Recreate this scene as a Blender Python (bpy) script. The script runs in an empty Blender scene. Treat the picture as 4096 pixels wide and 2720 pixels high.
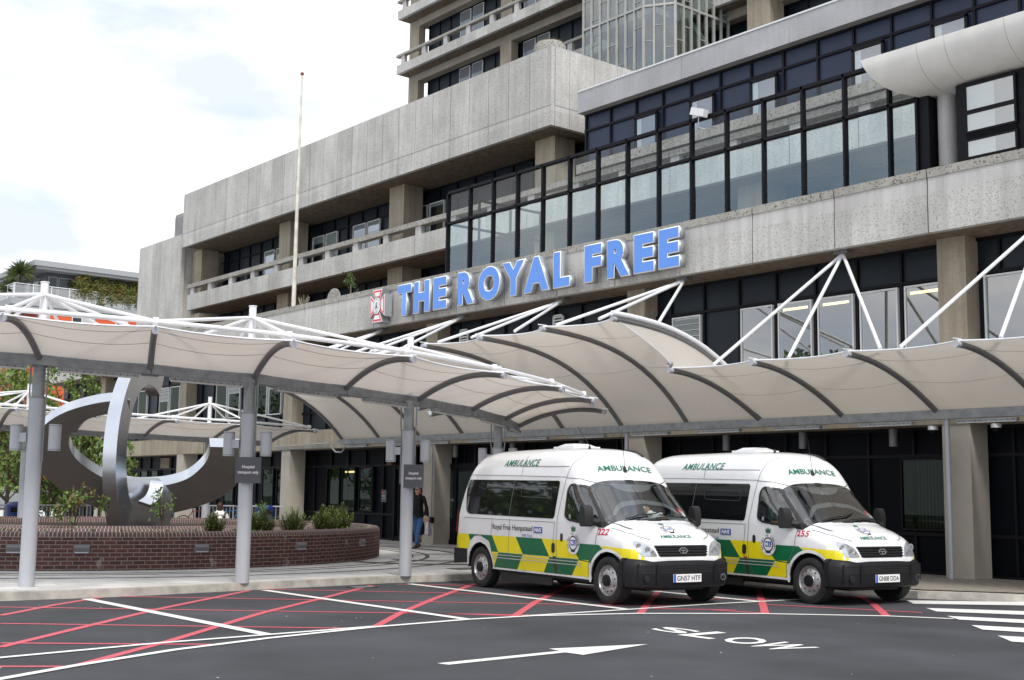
import bpy, bmesh, math, random
from mathutils import Vector, Matrix
random.seed(7)
S = bpy.context.scene
COL = S.collection
# ------------------------------------------------------------------ camera
cd = bpy.data.cameras.new("camera"); cam = bpy.data.objects.new("camera", cd); COL.objects.link(cam)
cam.matrix_world = Matrix(((0.637359, 0.087452, 0.765588, 0), (0.770444, -0.090085, -0.631111, 0),
                           (0.013776, 0.992087, -0.124794, 1.62), (0, 0, 0, 1)))
cd.sensor_width = 36; cd.lens = 43.47; cd.clip_start = .1; cd.clip_end = 2000
S.camera = cam
S.render.resolution_x = 1024; S.render.resolution_y = 680
# ------------------------------------------------------------------ sky, sun, exposure
W = bpy.data.worlds.new("World"); S.world = W; W.use_nodes = True
nt = W.node_tree; nt.nodes.clear()
def N(nt, t, **k):
    n = nt.nodes.new(t)
    for a, b in k.items(): setattr(n, a, b)
    return n
SUN_EL, SUN_AZ = math.radians(48.7), math.radians(111)   # azimuth clockwise from +Y
sky = N(nt, 'ShaderNodeTexSky', sky_type='NISHITA', sun_disc=False, sun_elevation=SUN_EL, sun_rotation=SUN_AZ)
out = N(nt, 'ShaderNodeOutputWorld'); bg = N(nt, 'ShaderNodeBackground'); bg2 = N(nt, 'ShaderNodeBackground')
bg.inputs[1].default_value = .11; bg2.inputs[1].default_value = .72
tc = N(nt, 'ShaderNodeTexCoord'); mp = N(nt, 'ShaderNodeMapping'); mp.inputs['Scale'].default_value = (1, 1, 2.6)
nz = N(nt, 'ShaderNodeTexNoise'); nz.inputs['Scale'].default_value = 3.1; nz.inputs['Detail'].default_value = 7; nz.inputs['Roughness'].default_value = .55
cr = N(nt, 'ShaderNodeValToRGB'); cr.color_ramp.elements[0].position = .30; cr.color_ramp.elements[1].position = .50
cr.color_ramp.elements[0].color = (.45, .45, .45, 1)
nz2 = N(nt, 'ShaderNodeTexNoise'); nz2.inputs['Scale'].default_value = 5.5; nz2.inputs['Detail'].default_value = 6
cr2 = N(nt, 'ShaderNodeValToRGB'); cr2.color_ramp.elements[0].position = .38; cr2.color_ramp.elements[1].position = .55
cr2.color_ramp.elements[0].color = (.67, .73, .83, 1); cr2.color_ramp.elements[1].color = (1.0, 1.0, 1.01, 1)
mx = N(nt, 'ShaderNodeMixShader'); L = nt.links.new
L(tc.outputs['Generated'], mp.inputs[0]); L(mp.outputs[0], nz.inputs[0]); L(mp.outputs[0], nz2.inputs[0])
L(nz.outputs[0], cr.inputs[0]); L(nz2.outputs[0], cr2.inputs[0])
L(sky.outputs[0], bg.inputs[0]); L(cr2.outputs[0], bg2.inputs[0])
L(cr.outputs[0], mx.inputs[0]); L(bg.outputs[0], mx.inputs[1]); L(bg2.outputs[0], mx.inputs[2]); L(mx.outputs[0], out.inputs[0])
sl = bpy.data.lights.new("sun", 'SUN'); so = bpy.data.objects.new("sun", sl); COL.objects.link(so)
sl.energy = 1.5; sl.angle = math.radians(14); sl.color = (1, .96, .89)
# direction to the sun: right of and behind the photographer
sd = Vector((.78, -.30, .95)).normalized()
so.rotation_euler = sd.to_track_quat('Z', 'Y').to_euler(); so.location = (0, -10, 40)
S.view_settings.view_transform = 'Standard'; S.view_settings.look = 'None'; S.view_settings.gamma = 1
S.view_settings.exposure = .86
try: S.cycles.use_denoising = True
except Exception: pass
# ------------------------------------------------------------------ materials
MATS = {}
def mat(name, col, rough=.6, metal=0., spec=.5, var=0., vscale=3., emit=None, bump=0., bscale=40.):
    if name in MATS: return MATS[name]
    m = bpy.data.materials.new(name); m.use_nodes = True; t = m.node_tree; b = t.nodes['Principled BSDF']
    b.inputs['Roughness'].default_value = rough; b.inputs['Metallic'].default_value = metal
    b.inputs['Specular IOR Level'].default_value = spec
    b.inputs['Base Color'].default_value = (*col, 1)
    if var or bump:
        g = N(t, 'ShaderNodeNewGeometry')
    if var:
        n = N(t, 'ShaderNodeTexNoise'); n.inputs['Scale'].default_value = vscale; n.inputs['Detail'].default_value = 6
        r = N(t, 'ShaderNodeMapRange'); r.inputs[1].default_value = .3; r.inputs[2].default_value = .7
        r.inputs[3].default_value = 1 - var; r.inputs[4].default_value = 1 + var
        v = N(t, 'ShaderNodeVectorMath', operation='SCALE'); v.inputs[0].default_value = col
        t.links.new(g.outputs['Position'], n.inputs[0]); t.links.new(n.outputs[0], r.inputs[0])
        t.links.new(r.outputs[0], v.inputs['Scale']); t.links.new(v.outputs[0], b.inputs['Base Color'])
    if bump:
        n = N(t, 'ShaderNodeTexNoise'); n.inputs['Scale'].default_value = bscale; n.inputs['Detail'].default_value = 4
        bp = N(t, 'ShaderNodeBump'); bp.inputs['Strength'].default_value = bump; bp.inputs['Distance'].default_value = .02
        t.links.new(g.outputs['Position'], n.inputs[0]); t.links.new(n.outputs[0], bp.inputs['Height']); t.links.new(bp.outputs[0], b.inputs['Normal'])
    if emit:
        b.inputs['Emission Color'].default_value = (*emit[0], 1); b.inputs['Emission Strength'].default_value = emit[1]
    MATS[name] = m; return m
def concrete(name, col, speck=.35, streak=.3, panel=.08, sscale=32., dirt=(.30, .28, .24)):
    m = bpy.data.materials.new(name); m.use_nodes = True; t = m.node_tree; b = t.nodes['Principled BSDF']; K = t.links.new
    b.inputs['Roughness'].default_value = .9; b.inputs['Specular IOR Level'].default_value = .2
    g = N(t, 'ShaderNodeNewGeometry')
    # exposed aggregate: cells of stone of different tone
    vo = N(t, 'ShaderNodeTexVoronoi'); vo.inputs['Scale'].default_value = sscale; K(g.outputs['Position'], vo.inputs['Vector'])
    sx = N(t, 'ShaderNodeSeparateXYZ'); K(vo.outputs['Color'], sx.inputs[0])
    r1 = N(t, 'ShaderNodeMapRange'); r1.inputs[1].default_value = 0; r1.inputs[2].default_value = .26; r1.inputs[3].default_value = 1 - speck * 1.5; r1.inputs[4].default_value = 1 + speck * .10
    K(sx.outputs[0], r1.inputs[0])
    # rain streaks: noise stretched vertically
    mp = N(t, 'ShaderNodeMapping'); mp.inputs['Scale'].default_value = (5.5, 5.5, .42); K(g.outputs['Position'], mp.inputs[0])
    n2 = N(t, 'ShaderNodeTexNoise'); n2.inputs['Scale'].default_value = 1.; n2.inputs['Detail'].default_value = 6; n2.inputs['Roughness'].default_value = .6; K(mp.outputs[0], n2.inputs[0])
    r2 = N(t, 'ShaderNodeMapRange'); r2.inputs[1].default_value = .40; r2.inputs[2].default_value = .66; r2.inputs[3].default_value = 0; r2.inputs[4].default_value = streak; K(n2.outputs[0], r2.inputs[0])
    # broad blotches
    n3 = N(t, 'ShaderNodeTexNoise'); n3.inputs['Scale'].default_value = .9; n3.inputs['Detail'].default_value = 5; K(g.outputs['Position'], n3.inputs[0])
    r3 = N(t, 'ShaderNodeMapRange'); r3.inputs[1].default_value = .3; r3.inputs[2].default_value = .7; r3.inputs[3].default_value = .86; r3.inputs[4].default_value = 1.1; K(n3.outputs[0], r3.inputs[0])
    # each cast panel a little different
    px = N(t, 'ShaderNodeSeparateXYZ'); K(g.outputs['Position'], px.inputs[0])
    f = N(t, 'ShaderNodeMath', operation='MULTIPLY_ADD'); f.inputs[1].default_value = 1 / 1.1; f.inputs[2].default_value = 29.3 / 1.1 + .0; K(px.outputs[0], f.inputs[0])
    fl = N(t, 'ShaderNodeMath', operation='FLOOR'); K(f.outputs[0], fl.inputs[0])
    wn = N(t, 'ShaderNodeTexWhiteNoise', noise_dimensions='1D'); K(fl.outputs[0], wn.inputs['W'])
    r4 = N(t, 'ShaderNodeMapRange'); r4.inputs[3].default_value = 1 - panel; r4.inputs[4].default_value = 1 + panel; K(wn.outputs[0], r4.inputs[0])
    a = N(t, 'ShaderNodeMath', operation='MULTIPLY'); K(r1.outputs[0], a.inputs[0]); K(r3.outputs[0], a.inputs[1])
    c = N(t, 'ShaderNodeMath', operation='MULTIPLY'); K(a.outputs[0], c.inputs[0]); K(r4.outputs[0], c.inputs[1])
    v = N(t, 'ShaderNodeVectorMath', operation='SCALE'); v.inputs[0].default_value = col; K(c.outputs[0], v.inputs['Scale'])
    mi = N(t, 'ShaderNodeMix', data_type='RGBA'); K(r2.outputs[0], mi.inputs[0]); K(v.outputs[0], mi.inputs[6]); mi.inputs[7].default_value = (*[x * .8 for x in dirt], 1)
    K(mi.outputs[2], b.inputs['Base Color'])
    bp = N(t, 'ShaderNodeBump'); bp.inputs['Strength'].default_value = .35; bp.inputs['Distance'].default_value = .01; K(sx.outputs[1], bp.inputs['Height']); K(bp.outputs[0], b.inputs['Normal'])
    MATS[name] = m; return m
def glassy(name, tint=(.8, .9, .9), refl=.12, rough=.01, rcol=(1, 1, 1)):
    m = bpy.data.materials.new(name); m.use_nodes = True; t = m.node_tree; t.nodes.clear(); K = t.links.new
    o = N(t, 'ShaderNodeOutputMaterial'); tr = N(t, 'ShaderNodeBsdfTransparent'); tr.inputs[0].default_value = (*tint, 1)
    gl = N(t, 'ShaderNodeBsdfGlossy'); gl.inputs['Roughness'].default_value = rough; gl.inputs[0].default_value = (*rcol, 1)
    fr = N(t, 'ShaderNodeFresnel'); fr.inputs[0].default_value = 1.5
    ad = N(t, 'ShaderNodeMath', operation='ADD', use_clamp=True); ad.inputs[1].default_value = refl; g = N(t, 'ShaderNodeNewGeometry'); ir = N(t, 'ShaderNodeMapRange'); ir.inputs[3].default_value = 1.5; ir.inputs[4].default_value = 1 / 1.5; K(g.outputs['Backfacing'], ir.inputs[0]); K(ir.outputs[0], fr.inputs[0]); K(fr.outputs[0], ad.inputs[0])
    mx = N(t, 'ShaderNodeMixShader'); K(ad.outputs[0], mx.inputs[0]); K(tr.outputs[0], mx.inputs[1]); K(gl.outputs[0], mx.inputs[2]); K(mx.outputs[0], o.inputs[0])
    MATS[name] = m; return m
M_AGG = concrete('aggregate_concrete', (.535, .53, .512), speck=.30, streak=.30, panel=.09, sscale=46)
M_AGG2 = concrete('coping_concrete', (.38, .37, .34), speck=.5, streak=.4, panel=.04)
M_SMO = concrete('smooth_concrete', (.56, .55, .545), speck=.05, streak=.32, panel=.04)
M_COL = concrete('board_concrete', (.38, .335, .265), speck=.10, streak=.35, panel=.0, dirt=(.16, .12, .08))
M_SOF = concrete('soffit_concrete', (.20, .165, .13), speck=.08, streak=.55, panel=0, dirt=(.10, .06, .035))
M_CAP = concrete('grey_cladding', (.43, .43, .45), speck=.06, streak=.22, panel=.02, dirt=(.35, .35, .36))
M_PANEL = mat('blue_black_panel', (.009, .015, .024), .42, spec=.3, var=.25, vscale=.8)
M_PANEL2 = mat('navy_panel', (.015, .028, .062), .42, spec=.4, var=.15, vscale=.7)
M_FRAME = mat('black_frame', (.006, .006, .009), .55, spec=.2)
M_WFRAME = mat('white_frame', (.72, .74, .75), .4)
M_ROOM = mat('dark_room', (.018, .02, .02), .9, var=.3, vscale=1.)
M_BLIND = mat('pale_blind', (.55, .60, .62), .8)
M_GLASS = glassy('window_glass', (.75, .83, .83), .26)
M_GLASS2 = glassy('screen_glass', (.86, .95, .93), .15, rcol=(.75, .88, .95))
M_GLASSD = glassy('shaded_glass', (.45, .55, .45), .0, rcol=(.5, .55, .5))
M_GALV = mat('galvanised_steel', (.30, .315, .33), .5, .35, var=.2, vscale=6)
M_RIB = mat('grey_steel', (.17, .17, .175), .45, .2, var=.05)
M_POST = mat('grey_paint', (.45, .465, .505), .38, .2, var=.04, vscale=1.5)
M_WTUBE = mat('white_tube', (.78, .79, .82), .35, var=.03)
M_SIGN = mat('sign_grey', (.085, .09, .105), .5)
M_WHITE = mat('white_letter', (.85, .85, .85), .5)
M_BLUE = mat('letter_blue', (.115, .29, .80), .35, var=.03)
M_SILV = mat('letter_silver', (.36, .38, .41), .4, .3)
M_RED = mat('badge_red', (.75, .035, .06), .4)
M_BLACK = mat('black_plastic', (.012, .012, .013), .55)
M_RUBBER = mat('tyre_rubber', (.014, .014, .014), .8, var=.3, vscale=12)
M_STEEL = None
def membrane():
    m = bpy.data.materials.new('canopy_membrane'); m.use_nodes = True; t = m.node_tree; t.nodes.clear(); K = t.links.new
    o = N(t, 'ShaderNodeOutputMaterial'); d = N(t, 'ShaderNodeBsdfDiffuse'); tr = N(t, 'ShaderNodeBsdfTranslucent'); gl = N(t, 'ShaderNodeBsdfGlossy')
    g = N(t, 'ShaderNodeNewGeometry'); n = N(t, 'ShaderNodeTexNoise'); n.inputs['Scale'].default_value = 1.2; n.inputs['Detail'].default_value = 5
    K(g.outputs['Position'], n.inputs[0]); cr = N(t, 'ShaderNodeValToRGB'); K(n.outputs[0], cr.inputs[0])
    cr.color_ramp.elements[0].position = .3; cr.color_ramp.elements[1].position = .7
    cr.color_ramp.elements[0].color = (.77, .735, .69, 1); cr.color_ramp.elements[1].color = (.83, .79, .745, 1)
    n9 = N(t, 'ShaderNodeTexNoise'); n9.inputs['Scale'].default_value = 3.5; n9.inputs['Detail'].default_value = 8; n9.inputs['Roughness'].default_value = .7; K(g.outputs['Position'], n9.inputs[0]); r9 = N(t, 'ShaderNodeMapRange'); r9.inputs[1].default_value = .56; r9.inputs[2].default_value = .72; r9.inputs[4].default_value = .28; K(n9.outputs[0], r9.inputs[0]); x9 = N(t, 'ShaderNodeMix', data_type='RGBA'); K(r9.outputs[0], x9.inputs[0]); K(cr.outputs[0], x9.inputs[6]); x9.inputs[7].default_value = (.52, .46, .39, 1)
    K(x9.outputs[2], d.inputs[0]); tr.inputs[0].default_value = (.70, .64, .57, 1); gl.inputs['Roughness'].default_value = .35
    m1 = N(t, 'ShaderNodeMixShader'); m1.inputs[0].default_value = .36; K(d.outputs[0], m1.inputs[1]); K(tr.outputs[0], m1.inputs[2])
    m2 = N(t, 'ShaderNodeMixShader'); m2.inputs[0].default_value = .04; K(m1.outputs[0], m2.inputs[1]); K(gl.outputs[0], m2.inputs[2]); K(m2.outputs[0], o.inputs[0])
    MATS['canopy_membrane'] = m; return m
M_MEM = membrane()
M_SEAM = mat('membrane_seam', (.50, .46, .42), .7)
def brick():
    m = bpy.data.materials.new('purple_brick'); m.use_nodes = True; t = m.node_tree; b = t.nodes['Principled BSDF']; K = t.links.new
    b.inputs['Roughness'].default_value = .75
    uv = N(t, 'ShaderNodeUVMap'); br = N(t, 'ShaderNodeTexBrick'); K(uv.outputs[0], br.inputs[0])
    br.inputs['Scale'].default_value = 1; br.inputs['Brick Width'].default_value = .215; br.inputs['Row Height'].default_value = .075; br.inputs['Mortar Size'].default_value = .006
    br.inputs['Color1'].default_value = (.055, .022, .020, 1); br.inputs['Color2'].default_value = (.105, .036, .027, 1); br.inputs['Mortar'].default_value = (.24, .21, .18, 1); br.inputs['Bias'].default_value = -.1
    n = N(t, 'ShaderNodeTexNoise'); n.inputs['Scale'].default_value = 9; n.inputs['Detail'].default_value = 5; K(uv.outputs[0], n.inputs[0])
    r = N(t, 'ShaderNodeMapRange'); r.inputs[3].default_value = .6; r.inputs[4].default_value = 1.4; K(n.outputs[0], r.inputs[0])
    v = N(t, 'ShaderNodeVectorMath', operation='SCALE'); K(br.outputs[0], v.inputs[0]); K(r.outputs[0], v.inputs['Scale'])
    n2 = N(t, 'ShaderNodeTexNoise'); n2.inputs['Scale'].default_value = 2.3; n2.inputs['Detail'].default_value = 8; n2.inputs['Roughness'].default_value = .65; K(uv.outputs[0], n2.inputs[0])
    r2 = N(t, 'ShaderNodeMapRange'); r2.inputs[1].default_value = .61; r2.inputs[2].default_value = .69; r2.inputs[4].default_value = .5; K(n2.outputs[0], r2.inputs[0])
    mi = N(t, 'ShaderNodeMix', data_type='RGBA'); K(r2.outputs[0], mi.inputs[0]); K(v.outputs[0], mi.inputs[6]); mi.inputs[7].default_value = (.42, .40, .40, 1)
    K(mi.outputs[2], b.inputs['Base Color'])
    bp = N(t, 'ShaderNodeBump'); bp.inputs['Strength'].default_value = .5; bp.inputs['Distance'].default_value = .01; bp.invert = True; K(br.outputs['Fac'], bp.inputs['Height']); K(bp.outputs[0], b.inputs['Normal'])
    return m
M_BRICK = brick()
def asphalt():
    m = bpy.data.materials.new('asphalt'); m.use_nodes = True; t = m.node_tree; b = t.nodes['Principled BSDF']; K = t.links.new
    b.inputs['Roughness'].default_value = .85; b.inputs['Specular IOR Level'].default_value = .3
    g = N(t, 'ShaderNodeNewGeometry'); n = N(t, 'ShaderNodeTexNoise'); n.inputs['Scale'].default_value = 120; n.inputs['Detail'].default_value = 3
    n2 = N(t, 'ShaderNodeTexNoise'); n2.inputs['Scale'].default_value = .55; n2.inputs['Detail'].default_value = 7; K(g.outputs['Position'], n.inputs[0]); K(g.outputs['Position'], n2.inputs[0])
    a = N(t, 'ShaderNodeMapRange'); a.inputs[1].default_value = .3; a.inputs[2].default_value = .7; a.inputs[3].default_value = .65; a.inputs[4].default_value = 1.45; K(n.outputs[0], a.inputs[0])
    c = N(t, 'ShaderNodeMapRange'); c.inputs[1].default_value = .3; c.inputs[2].default_value = .7; c.inputs[3].default_value = .68; c.inputs[4].default_value = 1.28; K(n2.outputs[0], c.inputs[0])
    mu = N(t, 'ShaderNodeMath', operation='MULTIPLY'); K(a.outputs[0], mu.inputs[0]); K(c.outputs[0], mu.inputs[1])
    v = N(t, 'ShaderNodeVectorMath', operation='SCALE'); v.inputs[0].default_value = (.056, .058, .066); K(mu.outputs[0], v.inputs['Scale'])
    # small pale grit flecks
    vo = N(t, 'ShaderNodeTexVoronoi'); vo.inputs['Scale'].default_value = 9; K(g.outputs['Position'], vo.inputs['Vector'])
    f = N(t, 'ShaderNodeMath', operation='LESS_THAN'); f.inputs[1].default_value = .045; K(vo.outputs['Distance'], f.inputs[0])
    mi = N(t, 'ShaderNodeMix', data_type='RGBA'); f2 = N(t, 'ShaderNodeMath', operation='MULTIPLY'); f2.inputs[1].default_value = .35; K(f.outputs[0], f2.inputs[0])
    K(f2.outputs[0], mi.inputs[0]); K(v.outputs[0], mi.inputs[6]); mi.inputs[7].default_value = (.3, .3, .3, 1); K(mi.outputs[2], b.inputs['Base Color'])
    bp = N(t, 'ShaderNodeBump'); bp.inputs['Strength'].default_value = .5; bp.inputs['Distance'].default_value = .01; K(n.outputs[0], bp.inputs['Height']); K(bp.outputs[0], b.inputs['Normal'])
    return m
M_ASPH = asphalt()
def paving():
    m = bpy.data.materials.new('granite_paving'); m.use_nodes = True; t = m.node_tree; b = t.nodes['Principled BSDF']; K = t.links.new
    b.inputs['Roughness'].default_value = .8
    g = N(t, 'ShaderNodeNewGeometry'); mp = N(t, 'ShaderNodeMapping'); mp.inputs['Rotation'].default_value = (0, 0, math.radians(90)); K(g.outputs['Position'], mp.inputs[0])
    br = N(t, 'ShaderNodeTexBrick'); K(mp.outputs[0], br.inputs[0]); br.inputs['Scale'].default_value = 1; br.inputs['Brick Width'].default_value = .9; br.inputs['Row Height'].default_value = .45; br.inputs['Mortar Size'].default_value = .008
    br.inputs['Color1'].default_value = (.52, .52, .515, 1); br.inputs['Color2'].default_value = (.63, .63, .62, 1); br.inputs['Mortar'].default_value = (.17, .15, .13, 1)
    n = N(t, 'ShaderNodeTexNoise'); n.inputs['Scale'].default_value = 1.1; n.inputs['Detail'].default_value = 8; K(g.outputs['Position'], n.inputs[0])
    r = N(t, 'ShaderNodeMapRange'); r.inputs[1].default_value = .3; r.inputs[2].default_value = .7; r.inputs[3].default_value = .78; r.inputs[4].default_value = 1.15; K(n.outputs[0], r.inputs[0])
    v = N(t, 'ShaderNodeVectorMath', operation='SCALE'); K(br.outputs[0], v.inputs[0]); K(r.outputs[0], v.inputs['Scale']); K(v.outputs[0], b.inputs['Base Color'])
    return m
M_PAVE = paving()
M_PAVE2 = mat('brown_setts', (.11, .085, .07), .85, var=.3, vscale=8)
M_KERB = mat('granite_kerb', (.42, .395, .355), .85, var=.25, vscale=5)
M_LINEW = mat('white_road_paint', (.80, .80, .78), .6, var=.10, vscale=22)
M_LINER = mat('red_road_paint', (.60, .10, .13), .6, var=.15, vscale=14)
M_SOIL = mat('soil', (.035, .024, .016), .95, var=.3, vscale=8)
# ------------------------------------------------------------------ mesh helpers
class MB:
    def __init__(s): s.v = []; s.f = []; s.mi = []; s.uv = None; s.mats = []
    def m(s, mt):
        if mt not in s.mats: s.mats.append(mt)
        return s.mats.index(mt)
    def add(s, vs, fs, mt):
        o = len(s.v); k = s.m(mt); s.v += [tuple(p) for p in vs]
        for f in fs: s.f.append(tuple(i + o for i in f)); s.mi.append(k)
        return s
    def box(s, x0, x1, y0, y1, z0, z1, mt):
        return s.add([(x0, y0, z0), (x1, y0, z0), (x1, y1, z0), (x0, y1, z0), (x0, y0, z1), (x1, y0, z1), (x1, y1, z1), (x0, y1, z1)],
                     [(0, 3, 2, 1), (4, 5, 6, 7), (0, 1, 5, 4), (1, 2, 6, 5), (2, 3, 7, 6), (3, 0, 4, 7)], mt)
    def quad(s, a, b, c, d, mt): return s.add([a, b, c, d], [(0, 1, 2, 3)], mt)
    def tube(s, pts, r, mt, n=10, cap=True):
        pts = [Vector(p) for p in pts]; vs = []; fs = []; u = None
        for i, p in enumerate(pts):
            t = (pts[min(i + 1, len(pts) - 1)] - pts[max(i - 1, 0)]).normalized()
            if u is None: u = t.orthogonal().normalized()
            u = (u - t * u.dot(t)).normalized(); w = t.cross(u); rr = r[i] if isinstance(r, (list, tuple)) else r
            for k in range(n):
                a = 2 * math.pi * k / n; vs.append(p + (u * math.cos(a) + w * math.sin(a)) * rr)
        for i in range(len(pts) - 1):
            for k in range(n): fs.append((i * n + k, i * n + (k + 1) % n, (i + 1) * n + (k + 1) % n, (i + 1) * n + k))
        if cap: fs += [tuple(range(n))[::-1], tuple(range(len(pts) * n - n, len(pts) * n))]
        return s.add(vs, fs, mt)
    def prism(s, poly, z0, z1, mt):
        n = len(poly); vs = [(x, y, z0) for x, y in poly] + [(x, y, z1) for x, y in poly]
        return s.add(vs, [tuple(range(n))[::-1], tuple(range(n, 2 * n))] + [(i, (i + 1) % n, n + (i + 1) % n, n + i) for i in range(n)], mt)
    def lathe(s, prof, c, mt, n=24, axis='z'):
        vs = []; fs = []
        for (r, h) in prof:
            for k in range(n):
                a = 2 * math.pi * k / n
                if axis == 'z': vs.append((c[0] + r * math.cos(a), c[1] + r * math.sin(a), c[2] + h))
                elif axis == 'y': vs.append((c[0] + r * math.cos(a), c[1] + h, c[2] + r * math.sin(a)))
        for i in range(len(prof) - 1):
            for k in range(n): fs.append((i * n + k, i * n + (k + 1) % n, (i + 1) * n + (k + 1) % n, (i + 1) * n + k))
        return s.add(vs, fs, mt)
    def ball(s, c, r, mt, n=10):
        rx, ry, rz = r if isinstance(r, tuple) else (r, r, r); vs = []; fs = []
        for i in range(n + 1):
            t = math.pi * i / n
            for k in range(n * 2):
                a = math.pi * k / n; vs.append((c[0] + rx * math.sin(t) * math.cos(a), c[1] + ry * math.sin(t) * math.sin(a), c[2] + rz * math.cos(t)))
        m = n * 2
        for i in range(n):
            for k in range(m): fs.append((i * m + k, (i + 1) * m + k, (i + 1) * m + (k + 1) % m, i * m + (k + 1) % m))
        return s.add(vs, fs, mt)
    def build(s, name, parent=None, smooth=False, loc=None, rot=None, keep=False):
        me = bpy.data.meshes.new(name); me.from_pydata(s.v, [], s.f)
        for mt in s.mats: me.materials.append(mt)
        me.polygons.foreach_set('material_index', s.mi)
        if not keep:
            bm = bmesh.new(); bm.from_mesh(me); bmesh.ops.remove_doubles(bm, verts=bm.verts, dist=1e-5); bmesh.ops.recalc_face_normals(bm, faces=bm.faces); bm.to_mesh(me); bm.free()
        if smooth:
            me.polygons.foreach_set('use_smooth', [True] * len(me.polygons))
            try: me.set_sharp_from_angle(angle=math.radians(35))
            except Exception: pass
        me.update(); o = bpy.data.objects.new(name, me); COL.objects.link(o)
        if parent: o.parent = parent
        if loc: o.location = loc
        if rot: o.rotation_euler = rot
        return o
def tag(o, label=None, cat=None, group=None, kind=None):
    if label: o['label'] = label
    if cat: o['category'] = cat
    if group: o['group'] = group
    if kind: o['kind'] = kind
    return o
def empty(name, loc, label, cat, group=None, rz=0):
    o = bpy.data.objects.new(name, None); COL.objects.link(o); o.location = loc; o.rotation_euler = (0, 0, rz); o.empty_display_size = .2
    return tag(o, label, cat, group)
ORD = ['first', 'second', 'third', 'fourth', 'fifth', 'sixth', 'seventh', 'eighth', 'ninth', 'tenth', 'eleventh', 'twelfth', 'thirteenth', 'fourteenth', 'fifteenth', 'sixteenth']
def textpoly(s, bold=0., shear=0., spacing=1.):
    """flat text as (verts2d, faces), scaled to a unit box"""
    c = bpy.data.curves.new('t', 'FONT'); c.body = s; c.offset = bold; c.shear = shear; c.space_character = spacing; c.resolution_u = 3
    o = bpy.data.objects.new('t', c); me = bpy.data.meshes.new_from_object(o)
    vs = [(v.co.x, v.co.y) for v in me.vertices]; fs = [tuple(p.vertices) for p in me.polygons]
    bpy.data.objects.remove(o); bpy.data.curves.remove(c); bpy.data.meshes.remove(me)
    x0 = min(v[0] for v in vs); x1 = max(v[0] for v in vs); y0 = min(v[1] for v in vs); y1 = max(v[1] for v in vs)
    return [((x - x0) / (x1 - x0), (y - y0) / (y1 - y0)) for x, y in vs], fs
def text_on(mb, s, fn, mt, **k):
    vs, fs = textpoly(s, **k); mb.add([fn(x, y) for x, y in vs], fs, mt)
def leaves(mb, c, r, n, size, mts, up=0., bias=.6, rnd=random):
    """leaf quads spread through an ellipsoid, in sub clumps"""
    cl = [(rnd.gauss(0, .5), rnd.gauss(0, .5), rnd.gauss(0, .5)) for _ in range(max(5, n // 60))]
    for i in range(n):
        q = rnd.choice(cl); p = [max(-1.1, min(1.1, q[k] + rnd.gauss(0, .20))) for k in range(3)]
        P = Vector((c[0] + p[0] * r[0], c[1] + p[1] * r[1], c[2] + p[2] * r[2]))
        d = Vector((rnd.gauss(0, 1), rnd.gauss(0, 1), rnd.gauss(0, .7) + up)).normalized(); e = d.orthogonal().normalized()
        e = Matrix.Rotation(rnd.uniform(0, 6.28), 3, d) @ e; g = d.cross(e); sz = size * rnd.uniform(.6, 1.3)
        mb.add([P, P + e * sz * .5 + g * sz * .28, P + e * sz, P + e * sz * .5 - g * sz * .28], [(0, 1, 2, 3)], rnd.choice(mts))
# ------------------------------------------------------------------ ground
g = MB().quad((-400, -60, 0), (200, -60, 0), (200, 400, 0), (-400, 400, 0), M_ASPH).build('road'); tag(g, kind='structure')
KERB = [(-30, -30), (-21, -8), (-19.1, 2), (-18.78, 5.93), (-18.66, 7.84), (-18.9, 10.2), (-19.15, 13.0), (-18.95, 14.6), (-18.6, 16.2), (-17.9, 17.7), (-16.6, 18.72), (-14.5, 18.9), (-12.9, 18.75), (-11.9, 18.7), (-10.5, 19.6), (-8.5, 20.8), (-6, 21.7), (10, 22.0)]
pav = MB().prism(KERB + [(10, 60), (-90, 60), (-90, -30)], -.02, .12, M_PAVE).build('pavement'); tag(pav, kind='structure')
def offs(poly, d):
    r = []
    for i, p in enumerate(poly):
        a = Vector(poly[max(i - 1, 0)]); b = Vector(poly[min(i + 1, len(poly) - 1)]); t = (b - a).normalized(); r.append((p[0] + t.y * d, p[1] - t.x * d))
    return r
ko = offs(KERB, .015); ki = offs(KERB, -.14); kb = MB()
for i in range(len(KERB) - 1):
    kb.add([(*ko[i], 0), (*ko[i + 1], 0), (*ko[i + 1], .124), (*ko[i], .124), (*ki[i], .128), (*ki[i + 1], .128)], [(0, 1, 2, 3), (3, 2, 5, 4)], M_KERB)
tag(kb.build('kerb'), kind='structure')
# dark sett lines in the pavement, following the planter and the kerb
sb = MB()
def ribbon(mb, pts, w, z, mt):
    a = offs(pts, w / 2); b = offs(pts, -w / 2)
    for i in range(len(pts) - 1): mb.add([(*a[i], z), (*a[i + 1], z), (*b[i + 1], z), (*b[i], z)], [(0, 1, 2, 3)], mt)
PC = (-29.55, 11.26)
def arc(c, R, a0, a1, n=40, ry=None): return [(c[0] + R * math.cos(a0 + (a1 - a0) * i / n), c[1] + (ry or R) * math.sin(a0 + (a1 - a0) * i / n)) for i in range(n + 1)]
for R, w in ((7.75, .12), (9.0, .12), (8.15, .30)):
    ribbon(sb, arc(PC, R, -1.2, 1.9), w if R != 8.15 else .10, .1245, M_PAVE2)
ribbon(sb, arc((-24.0, 17.6), 2.6, -1.4, 1.2, 24), .32, .1285, M_PAVE2)
ribbon(sb, arc((-24.0, 17.6), 1.2, -1.7, 1.4, 24), .18, .1285, M_PAVE2)
for x in (-25.5, -23, -20.5): ribbon(sb, [(x, 17.5), (x + .4, 22.1)], .10, .1325, M_PAVE2)
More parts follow.
